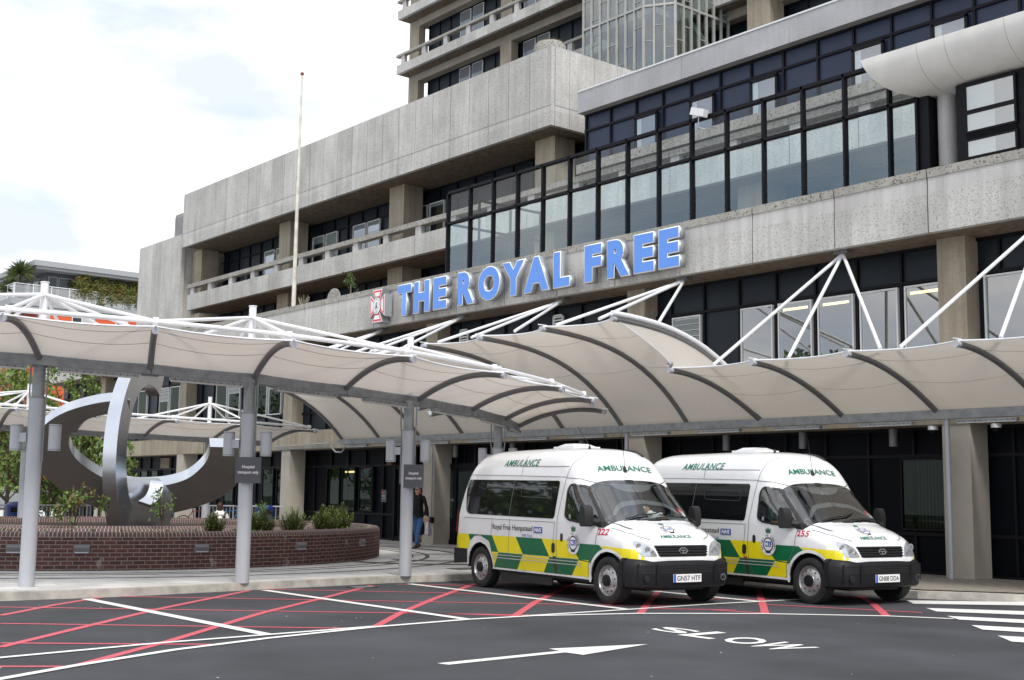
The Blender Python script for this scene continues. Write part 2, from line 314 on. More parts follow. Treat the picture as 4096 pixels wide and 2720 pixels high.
for y in (20.0, 21.2): ribbon(sb, [(-34, y), (-13, y)], .10, .1365, M_PAVE2)
tag(sb.build('paving_bands'), kind='structure')
# brown block paving strip in front of the building at the right
bp_ = MB(); bp_.add([(x, y, .1405) for x, y in ((-17.4, 18.95), (-16.5, 19.0), (-14.5, 19.1), (-12.9, 18.95), (-11.95, 18.9), (-10.6, 19.78), (-8.6, 20.98), (-6.1, 21.88), (9, 22.15), (9, 22.9), (-17.4, 22.9))], [tuple(range(11))], mat('block_paving', (.27, .245, .215), .85, var=.25, vscale=7)); tag(bp_.build('block_paving'), kind='structure')
# ---- painted markings
wl = MB()
def line(mb, pts, w, z, mt): ribbon(mb, pts, w, z, mt)
line(wl, [(-9.8, 1.2), (-11.12, 3.55), (-11.58, 4.37), (-12.17, 5.61), (-12.58, 6.93), (-12.93, 8.55), (-13.06, 10.08), (-12.98, 11.15), (-12.47, 12.63), (-11.49, 14.18), (-10.31, 15.46), (-9.58, 15.92)], .11, .0085, M_LINEW)
line(wl, [(-12.1, 2.2), (-12.5, 3.98), (-12.79, 5.72), (-12.88, 7.1), (-12.99, 8.6)], .10, .0088, M_LINEW)
line(wl, [(-13.02, 11.0), (-12.98, 12.87), (-12.96, 14.86), (-12.79, 16.8), (-12.62, 17.4)], .10, .0088, M_LINEW)
for a, b, w in (((-18.48, 7.08), (-12.86, 7.06), .16), ((-18.68, 10.15), (-13.1, 10.08), .15), ((-18.72, 13.1), (-13.05, 12.96), .15), ((-18.63, 15.95), (-12.9, 15.78), .15)): line(wl, [a, b], w, .0092, M_LINEW)
tag(wl.build('white_road_lines'), kind='structure')
rl = MB()
def clipline(a, b):
    return [a, b]
for a, b in (((-17.82, 5.64), (-12.99, 11.35)), ((-18.77, 7.61), (-12.99, 14.0)), ((-15.66, 4.97), (-12.93, 8.3)), ((-13.7, 4.36), (-12.32, 6.25)), ((-11.95, 3.75), (-11.55, 4.35)), ((-18.94, 10.25), (-13.0, 16.3)), ((-12.97, 11.35), (-12.9, 11.44)),
             ((-12.95, 13.4), (-12.1, 14.3)), ((-18.8, 12.9), (-15.2, 16.9)), ((-14.32, 9.87), (-13.13, 10.97)), ((-12.62, 15.4), (-10.38, 16.4)), ((-13.6, 17.4), (-12.6, 18.3)), ((-12.3, 14.0), (-11.5, 14.3)), ((-18.5, 14.6), (-16.8, 16.9))):
    line(rl, [a, b], .085, .0045, M_LINER)
for p in ([(-16.63, 5.27), (-17.76, 6.36), (-18.64, 7.36)], [(-13.34, 4.24), (-14.69, 5.57), (-16.47, 7.34), (-18.75, 9.9)], [(-11.61, 4.41), (-12.9, 5.87), (-14.56, 7.56), (-15.24, 8.26), (-16.72, 10.0), (-18.76, 12.32)],
          [(-12.98, 8.6), (-14.25, 9.83), (-15.94, 11.64), (-18.25, 14.25)], [(-13.05, 10.85), (-14.59, 12.55), (-15.99, 14.23), (-18.0, 16.6)], [(-12.45, 12.66), (-13.68, 14.09), (-14.92, 15.56), (-16.6, 17.6)], [(-11.48, 14.19), (-12.75, 15.69), (-14.9, 18.2)], [(-10.32, 15.43), (-11.66, 17.07), (-12.7, 18.2)]):
    line(rl, p, .115, .0052, M_LINER)
tag(rl.build('red_hatching'), kind='structure')
zb = MB()
for z in (((-11.74, 18.1), (-11.29, 17.62), (-8.9, 20.44), (-9.3, 21.1)), ((-10.75, 17.1), (-10.33, 16.71), (-6.6, 19.2), (-7.0, 20.0)), ((-9.85, 16.2), (-9.46, 15.85), (-5.2, 17.7), (-5.5, 18.5)), ((-8.95, 15.29), (-8.56, 14.89), (-4.2, 16.5), (-4.5, 17.4)), ((-8.08, 14.39), (-7.64, 13.92), (-3.5, 15.6), (-3.9, 16.4))):
    zb.add([(*p, .0098) for p in z], [(0, 1, 2, 3)], M_LINEW)
tag(zb.build('zebra_crossing'), kind='structure')
ar = MB(); ar.add([(x, y, .006) for x, y in ((-9.86, 7.25), (-9.72, 7.28), (-9.80, 8.86), (-9.55, 8.88), (-9.84, 10.13), (-10.13, 8.92), (-9.93, 8.90))], [(0, 1, 2, 6), (6, 2, 3, 4, 5)], M_LINEW)
tag(ar.build('road_arrow'), kind='structure')
sw = MB()
def quadmap(q, mb, s, z, mt, **k):
    a, b, c, d = [Vector(p) for p in q]   # bottom-left, bottom-right, top-right, top-left
    vs, fs = textpoly(s, **k); mb.add([(*((a * (1 - x) + b * x) * (1 - y) + (d * (1 - x) + c * x) * y), z) for x, y in vs], fs, mt)
SLOWQ = {'S': ((-10.93, 11.27), (-10.36, 11.21), (-10.37, 11.66), (-11.02, 11.69)), 'L': ((-10.31, 11.1), (-9.8, 11.09), (-9.75, 11.75), (-10.29, 11.79)),
         'O': ((-9.76, 11.2), (-9.27, 10.93), (-9.14, 11.44), (-9.67, 11.76)), 'W': ((-9.24, 10.97), (-8.6, 10.9), (-8.56, 11.51), (-9.14, 11.64))}
for ch, q in SLOWQ.items(): quadmap(q, sw, ch, .006, M_LINEW, bold=.02)
tag(sw.build('slow_marking'), kind='structure')

# drain grating and a manhole set flush in the road and pavement
dg = MB().box(-18.62, -18.30, 11.7, 12.15, .0, .010, M_FRAME); 
for k in range(7): dg.box(-18.58, -18.34, 11.74 + .058 * k, 11.77 + .058 * k, .0101, .014, M_GALV)
tag(dg.build('drain_grating'), 'small iron drain grating in the road against the kerb', 'drain')
mh = MB().box(-20.6, -20.1, 15.3, 16.0, .1245, .1295, mat('cover_iron', (.10, .09, .085), .7, var=.3, vscale=20)); tag(mh.build('inspection_cover'), 'flat iron inspection cover in the pale paving near the third post', 'cover')
lt_ = MB()
for i in range(90):
    x = random.uniform(-18.5, -7); y = random.uniform(3, 18); a = random.uniform(0, 3.1); l = random.uniform(.01, .035); lt_.add([(x, y, .011), (x + l * math.cos(a), y + l * math.sin(a), .012), (x + l * math.cos(a + 1), y + l * math.sin(a + 1), .014)], [(0, 1, 2)], random.choice((M_LINEW, mat('dead_leaf', (.20, .12, .04), .8), M_KERB)))
tag(lt_.build('litter'), 'scattered tiny specks of litter and leaf fragments on the asphalt', 'litter', kind='stuff')
# ------------------------------------------------------------------ hospital building
B = empty('hospital_building', (-30, 22, 0), 'long grey concrete hospital building with dark glazed bands behind the canopies', 'building')
def P(mb, name, smooth=False, parent=None, loc=True):
    o = mb.build(name, None, smooth); o.parent = parent or B
    o.matrix_parent_inverse = (Matrix.Translation((30, -22, 0)) if parent is None else Matrix())
    return o
def sub(mb, name, parent, smooth=False):
    o = mb.build(name, None, smooth); o.parent = parent; return o
COLU = [-13.5 + 4.4 - 4.4 - 8.83 * k for k in range(-1, 8)]
# ground floor and first floor columns
for k, u in enumerate([-13.5 - 8.83 * k for k in range(-1, 6)]):
    P(MB().box(u, u + .6, 22.22, 22.86, .12, 3.16, M_SMO if False else mat('painted_column', (.42, .385, .33), .8, var=.06)), 'column')
    P(MB().box(u, u + .62, 22.22, 22.86, 3.78, 6.88, M_COL), 'column')
    if u > -60: P(MB().box(u, u + 1.0, 26.6, 27.5, 8.0, 10.38, M_COL), 'column')
    if -60 < u < -26: P(MB().box(u, u + 1.0, 26.6, 27.5, 10.6, 13.6, M_COL), 'column')
# lintel band over the ground floor
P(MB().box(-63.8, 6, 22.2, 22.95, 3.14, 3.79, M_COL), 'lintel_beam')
# fascia: panels of exposed aggregate, smooth strip and coping
def panels(us, v, rows, th=.16, gap=.03):
    mb = MB()
    for a, b in zip(us[:-1], us[1:]):
        for z0, z1, mt, pr in rows: mb.box(a + gap / 2, b - gap / 2, v - pr, v + th, z0, z1, mt)
    return mb
us = [-11.03 - 2.2 * k for k in range(-8, 25)][::-1]
fa = panels(us, 21.5, [(6.87, 7.66, M_AGG, .012), (7.662, 7.97, M_SMO, 0), (7.972, 8.15, M_AGG2, .02)])
fa.box(-63.8, 6, 21.64, 21.9, 6.9, 8.05, M_FRAME)
P(fa, 'fascia')
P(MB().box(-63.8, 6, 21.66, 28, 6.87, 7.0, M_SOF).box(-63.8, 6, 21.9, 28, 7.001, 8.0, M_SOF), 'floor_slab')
# balcony
jb = [-56.15 + 2.137 * k for k in range(0, 27)]
P(panels(jb, 25.7, [(10.35, 11.10, M_AGG, 0)], th=.22), 'balcony_parapet')
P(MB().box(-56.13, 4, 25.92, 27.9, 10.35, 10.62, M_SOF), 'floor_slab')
rb = MB()
for a, b in zip(jb[:-1], jb[1:]): rb.box(a + .006, b - .006, 25.68, 25.98, 11.43, 11.62, M_AGG2)
P(rb, 'balcony_rail')
for x in jb[:-1]: x += .25 if x < -56 else 0; P(MB().box(x, x + .34, 25.73, 25.93, 11.10, 11.43, M_SMO), 'rail_post')
# big upper parapet with its return
ju = [-29.34 - 1.1 * k for k in range(0, 26)][::-1]; ju[0] = -57.05
up = panels(ju, 25.7, [(13.6, 14.09, M_AGG, 0), (14.092, 14.28, M_SMO, -.012), (14.282, 16.28, M_AGG, 0)])
jv = [25.70, 26.5, 27.6, 28.7, 29.8, 30.9, 32.0, 33.1, 34.2]
for a, b in zip(jv[:-1], jv[1:]):
    for z0, z1, mt, pr in [(13.6, 14.09, M_AGG, 0), (14.092, 14.28, M_SMO, -.012), (14.282, 16.28, M_AGG, 0)]:
        up.box(-29.5, -29.33 + pr, a + (.01 if a > 25.8 else .17), b - .008, z0, z1, mt)
        up.box(-57.05, -56.9, a + (.01 if a > 25.8 else .17), b - .008, z0, z1, mt)
up.box(-56.95, -29.45, 25.8, 34.2, 13.62, 16.2, M_FRAME)
P(up, 'roof_parapet')
P(MB().box(-56.9, -29.5, 25.88, 34.1, 13.6, 13.618, M_SOF), 'soffit')
P(MB().lathe([(0, .66), (.44, .66), (.47, .58), (.54, .56), (.56, .36), (.52, .0), (0, 0)], (-30.45, 26.6, 16.2), M_AGG2, 28), 'roof_planter', True)
gr = MB()
for i in range(500):
    a = random.uniform(0, 6.28); r = .46 * math.sqrt(random.random()); x, y = -30.45 + r * math.cos(a), 26.6 + r * math.sin(a); h = random.uniform(.04, .14)
    dx, dy = random.uniform(-.04, .04), random.uniform(-.04, .04); gr.add([(x, y, 16.85), (x + .02, y, 16.85), (x + dx, y + dy, 16.85 + h)], [(0, 1, 2)], mat('dry_grass', (.13, .12, .045), .9))
P(gr, 'rooftop_grass')
# ---- glazed walls
def curtain(u0, u1, v, z0, z1, trs, mod=1.1, mtp=M_PANEL, off=0, fw=.05, name='window_wall'):
    """dark infill panels between mullions; trs = transom heights"""
    mb = MB().box(u0, u1, v + .03, v + .07, z0, z1, mtp); o = P(mb, name)
    fr = MB(); n = int((u1 - u0) / mod) + 2
    for k in range(n):
        x = u0 + off + mod * k
        if x > u1 + .01: break
        fr.box(x - fw / 2, x + fw / 2, v - .035, v + .03, z0, z1, M_FRAME)
    for z in [z0 + .03] + list(trs) + [z1 - .03]: fr.box(u0, u1, v - .03, v + .031, z - .035, z + .035, M_FRAME)
    sub(fr, 'frame', o).matrix_parent_inverse = Matrix(); o2 = o.children[0]; o2.parent = o; o2.matrix_parent_inverse = Matrix.Translation((0, 0, 0))
    return o
def window(u0, u1, v, z0, z1, fm=M_WFRAME, blind=None, louvre=False, room=M_ROOM, gm=None, parent=None, room_lit=None):
    """a window unit standing just proud of the panel line, its room behind it"""
    fr = MB(); t = .035
    fr.box(u0, u0 + t, v - .06, v + .025, z0, z1, fm).box(u1 - t, u1, v - .06, v + .025, z0, z1, fm).box(u0 + t, u1 - t, v - .06, v + .025, z0, z0 + t, fm).box(u0 + t, u1 - t, v - .06, v + .025, z1 - t, z1, fm)
    o = P(fr, 'window')
    q = random.uniform(-.008, .008); p_ = random.uniform(-.008, .008); sub(MB().quad((u0 + t, v - .03 + q, z0 + t), (u1 - t, v - .03 - q, z0 + t), (u1 - t, v - .03 - q + p_, z1 - t), (u0 + t, v - .03 + q + p_, z1 - t), gm or M_GLASS), 'pane', o)
    r = MB().quad((u0 + t, v + .02, z0 + t), (u1 - t, v + .02, z0 + t), (u1 - t, v + .02, z1 - t), (u0 + t, v + .02, z1 - t), room)
    if room_lit: r.box(u0 + .1, u1 - .15, v + .012, v + .016, z1 - room_lit - .06, z1 - room_lit, mat('ceiling_lamp', (.8, .7, .4), emit=((1, .72, .32), 1.3)))
    sub(r, 'room', o)
    if blind:
        b = MB(); a0, a1, zz = blind; b.box(u0 + t + (u1 - u0) * a0, u0 + t + (u1 - u0 - 2 * t) * a1, v - .015, v - .01, z1 - t - (z1 - z0) * zz, z1 - t, M_BLIND)
        sub(b, 'blind', o)
    if louvre:
        b = MB(); z = z0 + (z1 - z0) * louvre
        while z < z1 - .08: b.add([(u0 + t, v - .055, z), (u1 - t, v - .055, z), (u1 - t, v - .035, z + .13), (u0 + t, v - .035, z + .13)], [(0, 1, 2, 3)], mat('louvre_glass', (.22, .24, .24), .12)).box(u0 + t, u1 - t, v - .062, v - .054, z - .008, z + .006, M_WFRAME); z += .15
        sub(b, 'louvre', o)
    return o
# first floor
curtain(-63.8, 6, 22.66, 3.79, 6.87, [6.15, 4.45], off=(63.8 - 13.5) % 1.1)
m0 = -13.5
def W1(k, **kw): window(m0 - 1.1 * k - 1.1 + .09, m0 - 1.1 * k - .07, 22.64, 4.5, 6.08, **kw)
for k, kw in ((0, dict(room_lit=.12)), (1, {}), (2, dict(room_lit=.12)), (3, dict(room_lit=.12)), (4, {}), (6, dict(louvre=.3))): W1(k, **kw)
window(-12.72, -11.75, 22.64, 4.5, 6.08); window(-11.6, -10.6, 22.64, 4.5, 6.08); window(-10.5, -9.5, 22.64, 4.5, 6.08)
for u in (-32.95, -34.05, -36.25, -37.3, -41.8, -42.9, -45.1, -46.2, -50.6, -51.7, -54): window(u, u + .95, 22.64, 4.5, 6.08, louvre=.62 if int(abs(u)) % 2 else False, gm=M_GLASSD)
for u in (-25.6, -29.9): # small white louvred vents under the fascia soffit
    v = MB(); v.box(u, u + .42, 22.56, 22.62, 6.02, 6.06, M_WFRAME).box(u, u + .42, 22.56, 22.62, 6.58, 6.62, M_WFRAME).box(u, u + .04, 22.56, 22.62, 6.02, 6.62, M_WFRAME).box(u + .38, u + .42, 22.56, 22.62, 6.02, 6.62, M_WFRAME)
    for k in range(6): v.box(u + .04, u + .38, 22.56, 22.61, 6.1 + .085 * k, 6.14 + .085 * k, M_WFRAME)
    P(v, 'vent')
# ground floor glazing
curtain(-63.8, 6, 22.95, .12, 3.14, [2.55, .95], off=(63.8 - 13.5) % 1.1, mtp=mat('ground_panel', (.003, .004, .007), .5, spec=.1, var=.3, vscale=.8))
for u, b in ((-14.9, 1), (-11.6, 1), (-10.2, 1)): # vertical blinds
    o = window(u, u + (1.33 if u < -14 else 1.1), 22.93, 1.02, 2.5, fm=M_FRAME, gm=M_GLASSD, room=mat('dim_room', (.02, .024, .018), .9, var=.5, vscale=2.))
    b = MB()
    for k in range(13): b.box(u + .30 + .08 * k, u + .335 + .08 * k, 22.925, 22.93, 1.08, 2.46, mat('blind_strip', (.045, .055, .045), .8))
    sub(b, 'blind', o)
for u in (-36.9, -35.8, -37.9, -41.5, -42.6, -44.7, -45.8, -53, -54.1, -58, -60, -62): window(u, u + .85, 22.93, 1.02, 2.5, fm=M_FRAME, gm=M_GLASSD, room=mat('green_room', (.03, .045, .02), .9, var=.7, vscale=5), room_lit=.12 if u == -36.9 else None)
lv = MB()
for k in range(9): lv.box(-51.9, -51.0, 22.86, 22.92, 2.6 + .05 * k, 2.63 + .05 * k, M_COL)
P(lv, 'air_grille')
# entrance lobby: dark doors with steel handle
en = MB().box(-33.6, -27.0, 22.80, 22.90, .12, .26, M_FRAME).box(-33.6, -27, 22.80, 22.9, 2.42, 2.56, M_FRAME)
for x in (-33.6, -32.4, -31.9, -30.3, -29.35, -28.2, -27.1): en.box(x, x + .10, 22.78, 22.9, .12, 3.1, M_FRAME)
eo = P(en, 'entrance_frame')
for x0, x1 in ((-32.3, -31.95), (-31.8, -31.1), (-31.05, -30.35), (-30.2, -29.4), (-29.25, -28.25)):
    d = P(MB().box(x0, x1, 22.83, 22.87, .26, 2.42, M_FRAME), 'door'); sub(MB().box(x0 + .07, x1 - .07, 22.82, 22.828, .9, 2.32, mat('door_glass', (.03, .045, .04), .06)), 'pane', d)
sub(MB().tube([(-32.0, 22.70, .2), (-32.0, 22.70, 2.35)], .02, mat('polished_steel', (.7, .7, .7), .2, 1)), 'handle', eo)
for x0, x1 in ((-26.6, -25.9), (-25.7, -25.0)): P(MB().box(x0, x1, 22.87, 22.90, 2.1, 2.5, mat('lit_panel', (.12, .16, .10), .2)), 'pane')
P(MB().box(-33.9, -33.62, 22.7, 22.76, 2.55, 2.85, mat('rusty_board', (.12, .055, .03), .8)), 'board')
# second floor, behind the terrace, and third floor behind the balcony
curtain(-56.6, -13.5, 27.6, 8.0, 10.35, [], off=.3)
curtain(-56.9, -28.2, 27.9, 10.6, 13.6, [13.06], off=(56.9 - 28.3) % 1.12, mod=1.12)
for a, b, bl in ((-52.4, -51.45, (0, 1, .95)), (-51.25, -50.3, None), (-47.95, -46.95, (0, 1, .15)), (-46.8, -45.85, (0, 1, 1)), (-44.57, -43.58, (0, 1, .12)), (-43.45, -42.5, (0, 1, .2)), (-40.08, -39.14, (0, .3, 1)), (-38.98, -38.0, (0, 1, .06))):
    window(a, b, 27.86, 10.95, 13.0, blind=bl)
# chalk-like white letters on the panes at the left end
ck = MB(); mt = mat('faint_white', (.10, .11, .12), .8)
for s, x in (('R', -55.5), ('I', -54.4), ('C', -53.4), ('K', -52.6)): text_on(ck, s, lambda a, b, x=x: (x + a * (.28 if s != 'I' else .16), 27.855, 11.75 + b * .45 + (x + 55) * .02), mt)
P(ck, 'window_writing')
# dark walls below the cap and a return at the open corner
P(MB().box(-29.3, -28.1, 28.4, 28.5, 10.6, 14.5, M_FRAME).box(-28.1, -28.0, 26.05, 36, 10.62, 13.55, M_FRAME), 'recess_wall')
# grey clad storey with navy panels
cap = MB(); cu = [-27.98, -27.4, -23.55, -19.7, -15.85, -12, -8.15, -4.3]
for a, b in zip(cu[:-1], cu[1:]): cap.box(a + .004, b - .004, 25.62, 25.9, 13.62, 14.30, M_CAP)
cap.box(-27.98, -4.3, 25.60, 25.9, 14.301, 14.35, M_WFRAME).box(-27.98, -27.7, 25.9, 36, 13.62, 14.35, M_CAP).box(-27.7, -4.3, 25.9, 36, 13.62, 14.2, M_CAP)
P(cap, 'roof_band')
curtain(-27.95, -4.3, 25.92, 11.95, 13.62, [13.09], off=(27.95 - 14.59) % 1.108, mod=1.108, mtp=M_PANEL2, fw=.06)
for a in (-25.62, -23.40, -21.18, -17.88, -15.62):
    f = MB().box(a - .06, a + .88, 25.83, 25.9, 11.96, 12.03, M_FRAME).box(a - .06, a + .01, 25.83, 25.9, 12.03, 12.98, M_FRAME).box(a + .81, a + .88, 25.83, 25.9, 12.03, 12.98, M_FRAME).box(a - .06, a + .88, 25.83, 25.9, 12.93, 13.02, M_FRAME)
    o = P(f, 'window'); sub(MB().quad((a + .01, 25.86, 12.03), (a + .81, 25.86, 12.03), (a + .81, 25.86, 12.93), (a + .01, 25.86, 12.93), M_GLASS), 'pane', o)
    sub(MB().quad((a + .01, 25.9, 12.03), (a + .81, 25.9, 12.03), (a + .81, 25.9, 12.93), (a + .01, 25.9, 12.93), mat('grey_room', (.10, .11, .13), .9)), 'room', o)
    sub(MB().box(a + .02, a + .2, 25.875, 25.88, 12.03, 12.93, M_BLIND), 'blind', o)
P(MB().box(-28.0, -4.3, 25.6, 25.98, 11.66, 11.95, M_AGG2), 'sill')
P(MB().box(-27.9, -4.3, 25.98, 26.02, 11.1, 11.66, M_AGG2), 'recess_panel')
# glass screen on the fascia
mu = [-29.70 + 1.1 * k for k in range(0, 15)] + [-13.65]
sc = MB()
for x in mu: sc.box(x - .028, x + .028, 21.84, 21.98, 8.15, 10.76, M_FRAME)
sc.box(-29.73, -13.65, 21.84, 21.98, 10.68, 10.76, M_FRAME).box(-29.73, -13.65, 21.84, 21.98, 9.745, 9.81, M_FRAME).box(-29.73, -13.6, 21.84, 21.98, 8.1, 8.17, M_FRAME)
for y in (23.1, 24.35, 25.6): sc.box(-29.73, -29.67, y - .03, y + .03, 8.15, 10.76, M_FRAME)
for z in (10.7, 9.78, 8.2): sc.box(-29.73, -29.67, 21.98, 25.6, z - .035, z + .035, M_FRAME)
so_ = P(sc, 'glass_screen')
for a, b in zip(mu[:-1], mu[1:]):
    q1, q2, q3 = [random.uniform(-.009, .009) for _ in range(3)]
    sub(MB().quad((a + .035, 21.91 + q1, 8.17), (b - .035, 21.91 + q2, 8.17), (b - .035, 21.91 + q2 + q3, 9.73), (a + .035, 21.91 + q1 + q3, 9.73), M_GLASS2).quad((a + .035, 21.91, 9.82), (b - .035, 21.91, 9.82), (b - .035, 21.91, 10.66), (a + .035, 21.91, 10.66), mat('x', (0, 0, 0)) if False else glassy('clear_glass', (.8, .84, .84), .0) if 'clear_glass' not in MATS else MATS['clear_glass']), 'pane', so_)
# reveal, round column, windows and rounded roof at the right
P(MB().box(-13.62, -13.4, 21.9, 24, 8.15, 9.9, M_FRAME).box(-13.4, -12.6, 23.2, 23.3, 8.15, 9.9, M_FRAME).box(-12.7, -12.55, 21.75, 23.2, 8.2, 9.78, M_FRAME), 'recess_wall')
P(MB().lathe([(.2, 0), (.2, 1.6)], (-13.18, 22.25, 8.2), M_SMO, 24), 'round_column', True)
P(MB().box(-13.75, 5, 21.66, 21.9, 8.151, 8.21, M_FRAME), 'sill')
rw = MB().box(-12.56, 5, 21.74, 21.78, 8.21, 9.78, M_FRAME); ro = P(rw, 'window_wall')
for k in range(4):
    x = -12.5 + 1.25 * k
    for z0, z1 in ((9.20, 9.68), (8.78, 9.12), (8.27, 8.58)):
        f = P(MB().box(x, x + 1.08, 21.68, 21.739, z0 - .04, z0, M_FRAME).box(x, x + 1.08, 21.68, 21.739, z1, z1 + .04, M_FRAME).box(x, x + .05, 21.68, 21.739, z0, z1, M_FRAME).box(x + 1.03, x + 1.08, 21.68, 21.739, z0, z1, M_FRAME), 'window')
        sub(MB().quad((x + .05, 21.70, z0), (x + 1.03, 21.70, z0), (x + 1.03, 21.70, z1), (x + .05, 21.70, z1), M_GLASS), 'pane', f)
        sub(MB().box(x + .05, x + .62, 21.72, 21.725, z0, z1, M_BLIND).box(x + .62, x + 1.03, 21.72, 21.725, z0, z1, mat('grey_room2', (.16, .18, .21), .9)), 'blind', f)
    l = MB()
    for q in range(4): l.box(x + .02, x + 1.06, 21.69, 21.74, 8.64 + .03 * q, 8.655 + .03 * q, M_FRAME)
    P(l, 'louvre')
M_SHELL = mat('cream_shell', (.74, .73, .70), .45, var=.06, vscale=2.2)
prof = [(23.4, 9.78), (22.2, 9.78), (21.9, 9.80)] + [(21.9 - .93 * math.sin(a), 10.5 - .70 * math.cos(a)) for a in [math.radians(d) for d in range(8, 91, 6)]] + [(20.97, 10.56), (21.03, 10.58), (23.4, 10.58)]
def shell_u(v, z): t = min(1, max(0, (z - 9.78) / .75)); return -13.0 - 1.34 * t ** .22
bs = [0] + [1.27, 1.87, 3.1, 5.2, 7.5, 19]
sh = MB()
for a, b in zip(bs[:-1], bs[1:]):
    n = len(prof); vs = []
    for (v, z) in prof: u0 = shell_u(v, z); vs.append((max(u0, -14.33 + a + .004) if a else u0, v, z))
    for (v, z) in prof: u0 = shell_u(v, z); vs.append((max(-14.33 + b - .004, u0 + .01), v, z))
    sh.add(vs, [(i, i + 1, n + i + 1, n + i) for i in range(n - 1)] + [tuple(range(n))[::-1], tuple(range(n, 2 * n))], M_SHELL)
P(sh, 'rounded_roof', True)
# left end blocks
lb = MB()
for k in range(5): lb.box(-62.95 + 1.05 * k + .01, -61.9 + 1.05 * k - .01, 26.0, 26.2, 0, 14.45, M_AGG)
lb.box(-62.9, -57.8, 26.05, 34, 0, 14.4, M_AGG)
lo = P(lb, 'end_block')
P(MB().box(-57.7, -54.5, 28.6, 34, 6, 13.6, M_AGG), 'end_block')
hb = MB().box(-59.3, -57.5, 26.3, 31, 14.4, 15.7, M_AGG2); ho = P(hb, 'plant_room')
l = MB()
for k in range(14): l.box(-59.15, -57.3, 26.2, 26.31, 14.5 + .075 * k, 14.54 + .075 * k, M_CAP)
sub(l, 'louvre', ho)
rr = MB()
for k in range(9): rr.box(-62.5 + k * .9, -62.44 + k * .9, 24.0, 24.06, 8.0, 8.95, M_FRAME)
rr.box(-62.6, -55.2, 24, 24.06, 8.9, 8.97, M_FRAME); P(rr, 'terrace_railing')
# ------------------------------------------------------------------ tower behind
T = empty('hospital_tower', (-50, 42, 0), 'tall concrete tower with balconies on every floor rising behind the long building', 'building')
def Q(mb, name, smooth=False): o = mb.build(name, None, smooth); o.parent = T; o.matrix_parent_inverse = Matrix.Translation((50, -42, 0)); return o
FLO = [19.84, 23.27, 26.70, 30.13, 33.56]
tw = MB().box(-58.95, -24, 41.8, 43.3, 14, 37, M_PANEL); to_ = Q(tw, 'window_wall')
f = MB()
for k in range(34): f.box(-58.95 + 1.07 * k, -58.89 + 1.07 * k, 41.74, 41.8, 14, 37, M_FRAME)
sub(f, 'frame', to_)
TJ = [-60.13 + 2.13 * k for k in range(17)]
for z in FLO:
    s_ = MB()
    for a, b in zip(TJ[:-1], TJ[1:]): s_.box(a + .008, b - .008, 40.24, 40.44, z, z + .54, M_AGG)
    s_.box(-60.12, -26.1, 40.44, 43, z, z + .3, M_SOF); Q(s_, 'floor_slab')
    s_ = MB().box(-60.1, -26.1, 41.13, 41.65, z - .42, z - .002, concrete('beam_concrete', (.34, .31, .265), speck=.1, streak=.3, panel=0) if 'beam_concrete' not in MATS else MATS['beam_concrete'])
    for a in [-60.1 + 8.83 * k for k in range(5)]: s_.box(a + .2, a + 1.0, 41.65, 41.8, z - .4, z - .002, M_COL)
    Q(s_, 'beam')
    Q(MB().box(-60.15, -26.1, 40.2, 40.5, z + 1.04, z + 1.18, M_AGG2), 'balcony_rail')
    for x in TJ[:-1]:
        if z < 31: Q(MB().box(x + .45, x + .80, 40.26, 40.46, z + .54, z + 1.04, M_SMO), 'rail_post')
    for a in [-60.1 + 8.83 * k for k in range(5)]:
        Q(MB().box(a, a + .98, 41.13, 41.6, z + .3, z + 3.01, M_COL), 'column')
    for x in (-55.75, -54.55, -49.95, -48.8, -44.1, -43.0):
        w = Q(MB().box(x, x + 1.0, 41.70, 41.76, z + .9, z + 2.95, M_WFRAME), 'window'); sub(MB().quad((x + .05, 41.69, z + .95), (x + .95, 41.69, z + .95), (x + .95, 41.69, z + 2.9), (x + .05, 41.69, z + 2.9), mat('sky_window', (.20, .24, .28), .03)), 'pane', w)
        sub(MB().box(x + .05, x + .95, 41.675, 41.685, z + 2.35, z + 2.9, mat('dim_blind', (.12, .13, .15), .8)), 'blind', w)
# bright end column at the right, seen beside the stair
Q(MB().box(-33.3, -32.1, 40.4, 41.4, 20, 26, M_COL), 'column')
# glazed stair shaft in front of the tower
M_SFR = mat('shaft_frame', (.40, .40, .385), .5, .2, var=.1)
M_SGL = glassy('shaft_glass', (.60, .72, .67), .16)
path = [(-40.02, 40.2), (-40.02, 37.0), (-36.2, 37.0), (-35.05, 37.75), (-35.05, 41.2)]
fr = MB(); gl = MB(); zz0, zz1 = 14, 34
for a, b in zip(path[:-1], path[1:]):
    d = Vector((b[0] - a[0], b[1] - a[1])); Ln = d.length; d /= Ln; nrm = Vector((d.y, -d.x)); n = max(1, round(Ln / .53)); st = Ln / n
    gl.quad((*a, zz0), (*b, zz0), (*b, zz1), (*a, zz1), M_SGL)
    for k in range(n + 1):
        p = Vector(a) + d * st * k; w = .038; c1 = p - d * w; c2 = p + d * w
        fr.prism([(c1 - nrm * .04)[:], (c2 - nrm * .04)[:], (c2 + nrm * .07)[:], (c1 + nrm * .07)[:]], zz0, zz1, M_SFR)
        if k < n:
            q = p + d * st
            for j in range(8):
                z = 15.4 + j * 2.55 + ((k * 37 + j * 11) % 5) * .34; fr.prism([(p + nrm * .0)[:], (q + nrm * .0)[:], (q + nrm * .03)[:], (p + nrm * .03)[:]], z, z + .03, M_SFR)
    for z in (19.5, 22.77, 26.05, 29.3): fr.prism([(Vector(a) - nrm * .02)[:], (Vector(b) - nrm * .02)[:], (Vector(b) + nrm * .06)[:], (Vector(a) + nrm * .06)[:]], z - .05, z + .05, M_SFR)
ss = Q(fr, 'stair_shaft'); sub(gl, 'pane', ss)
ins = MB()
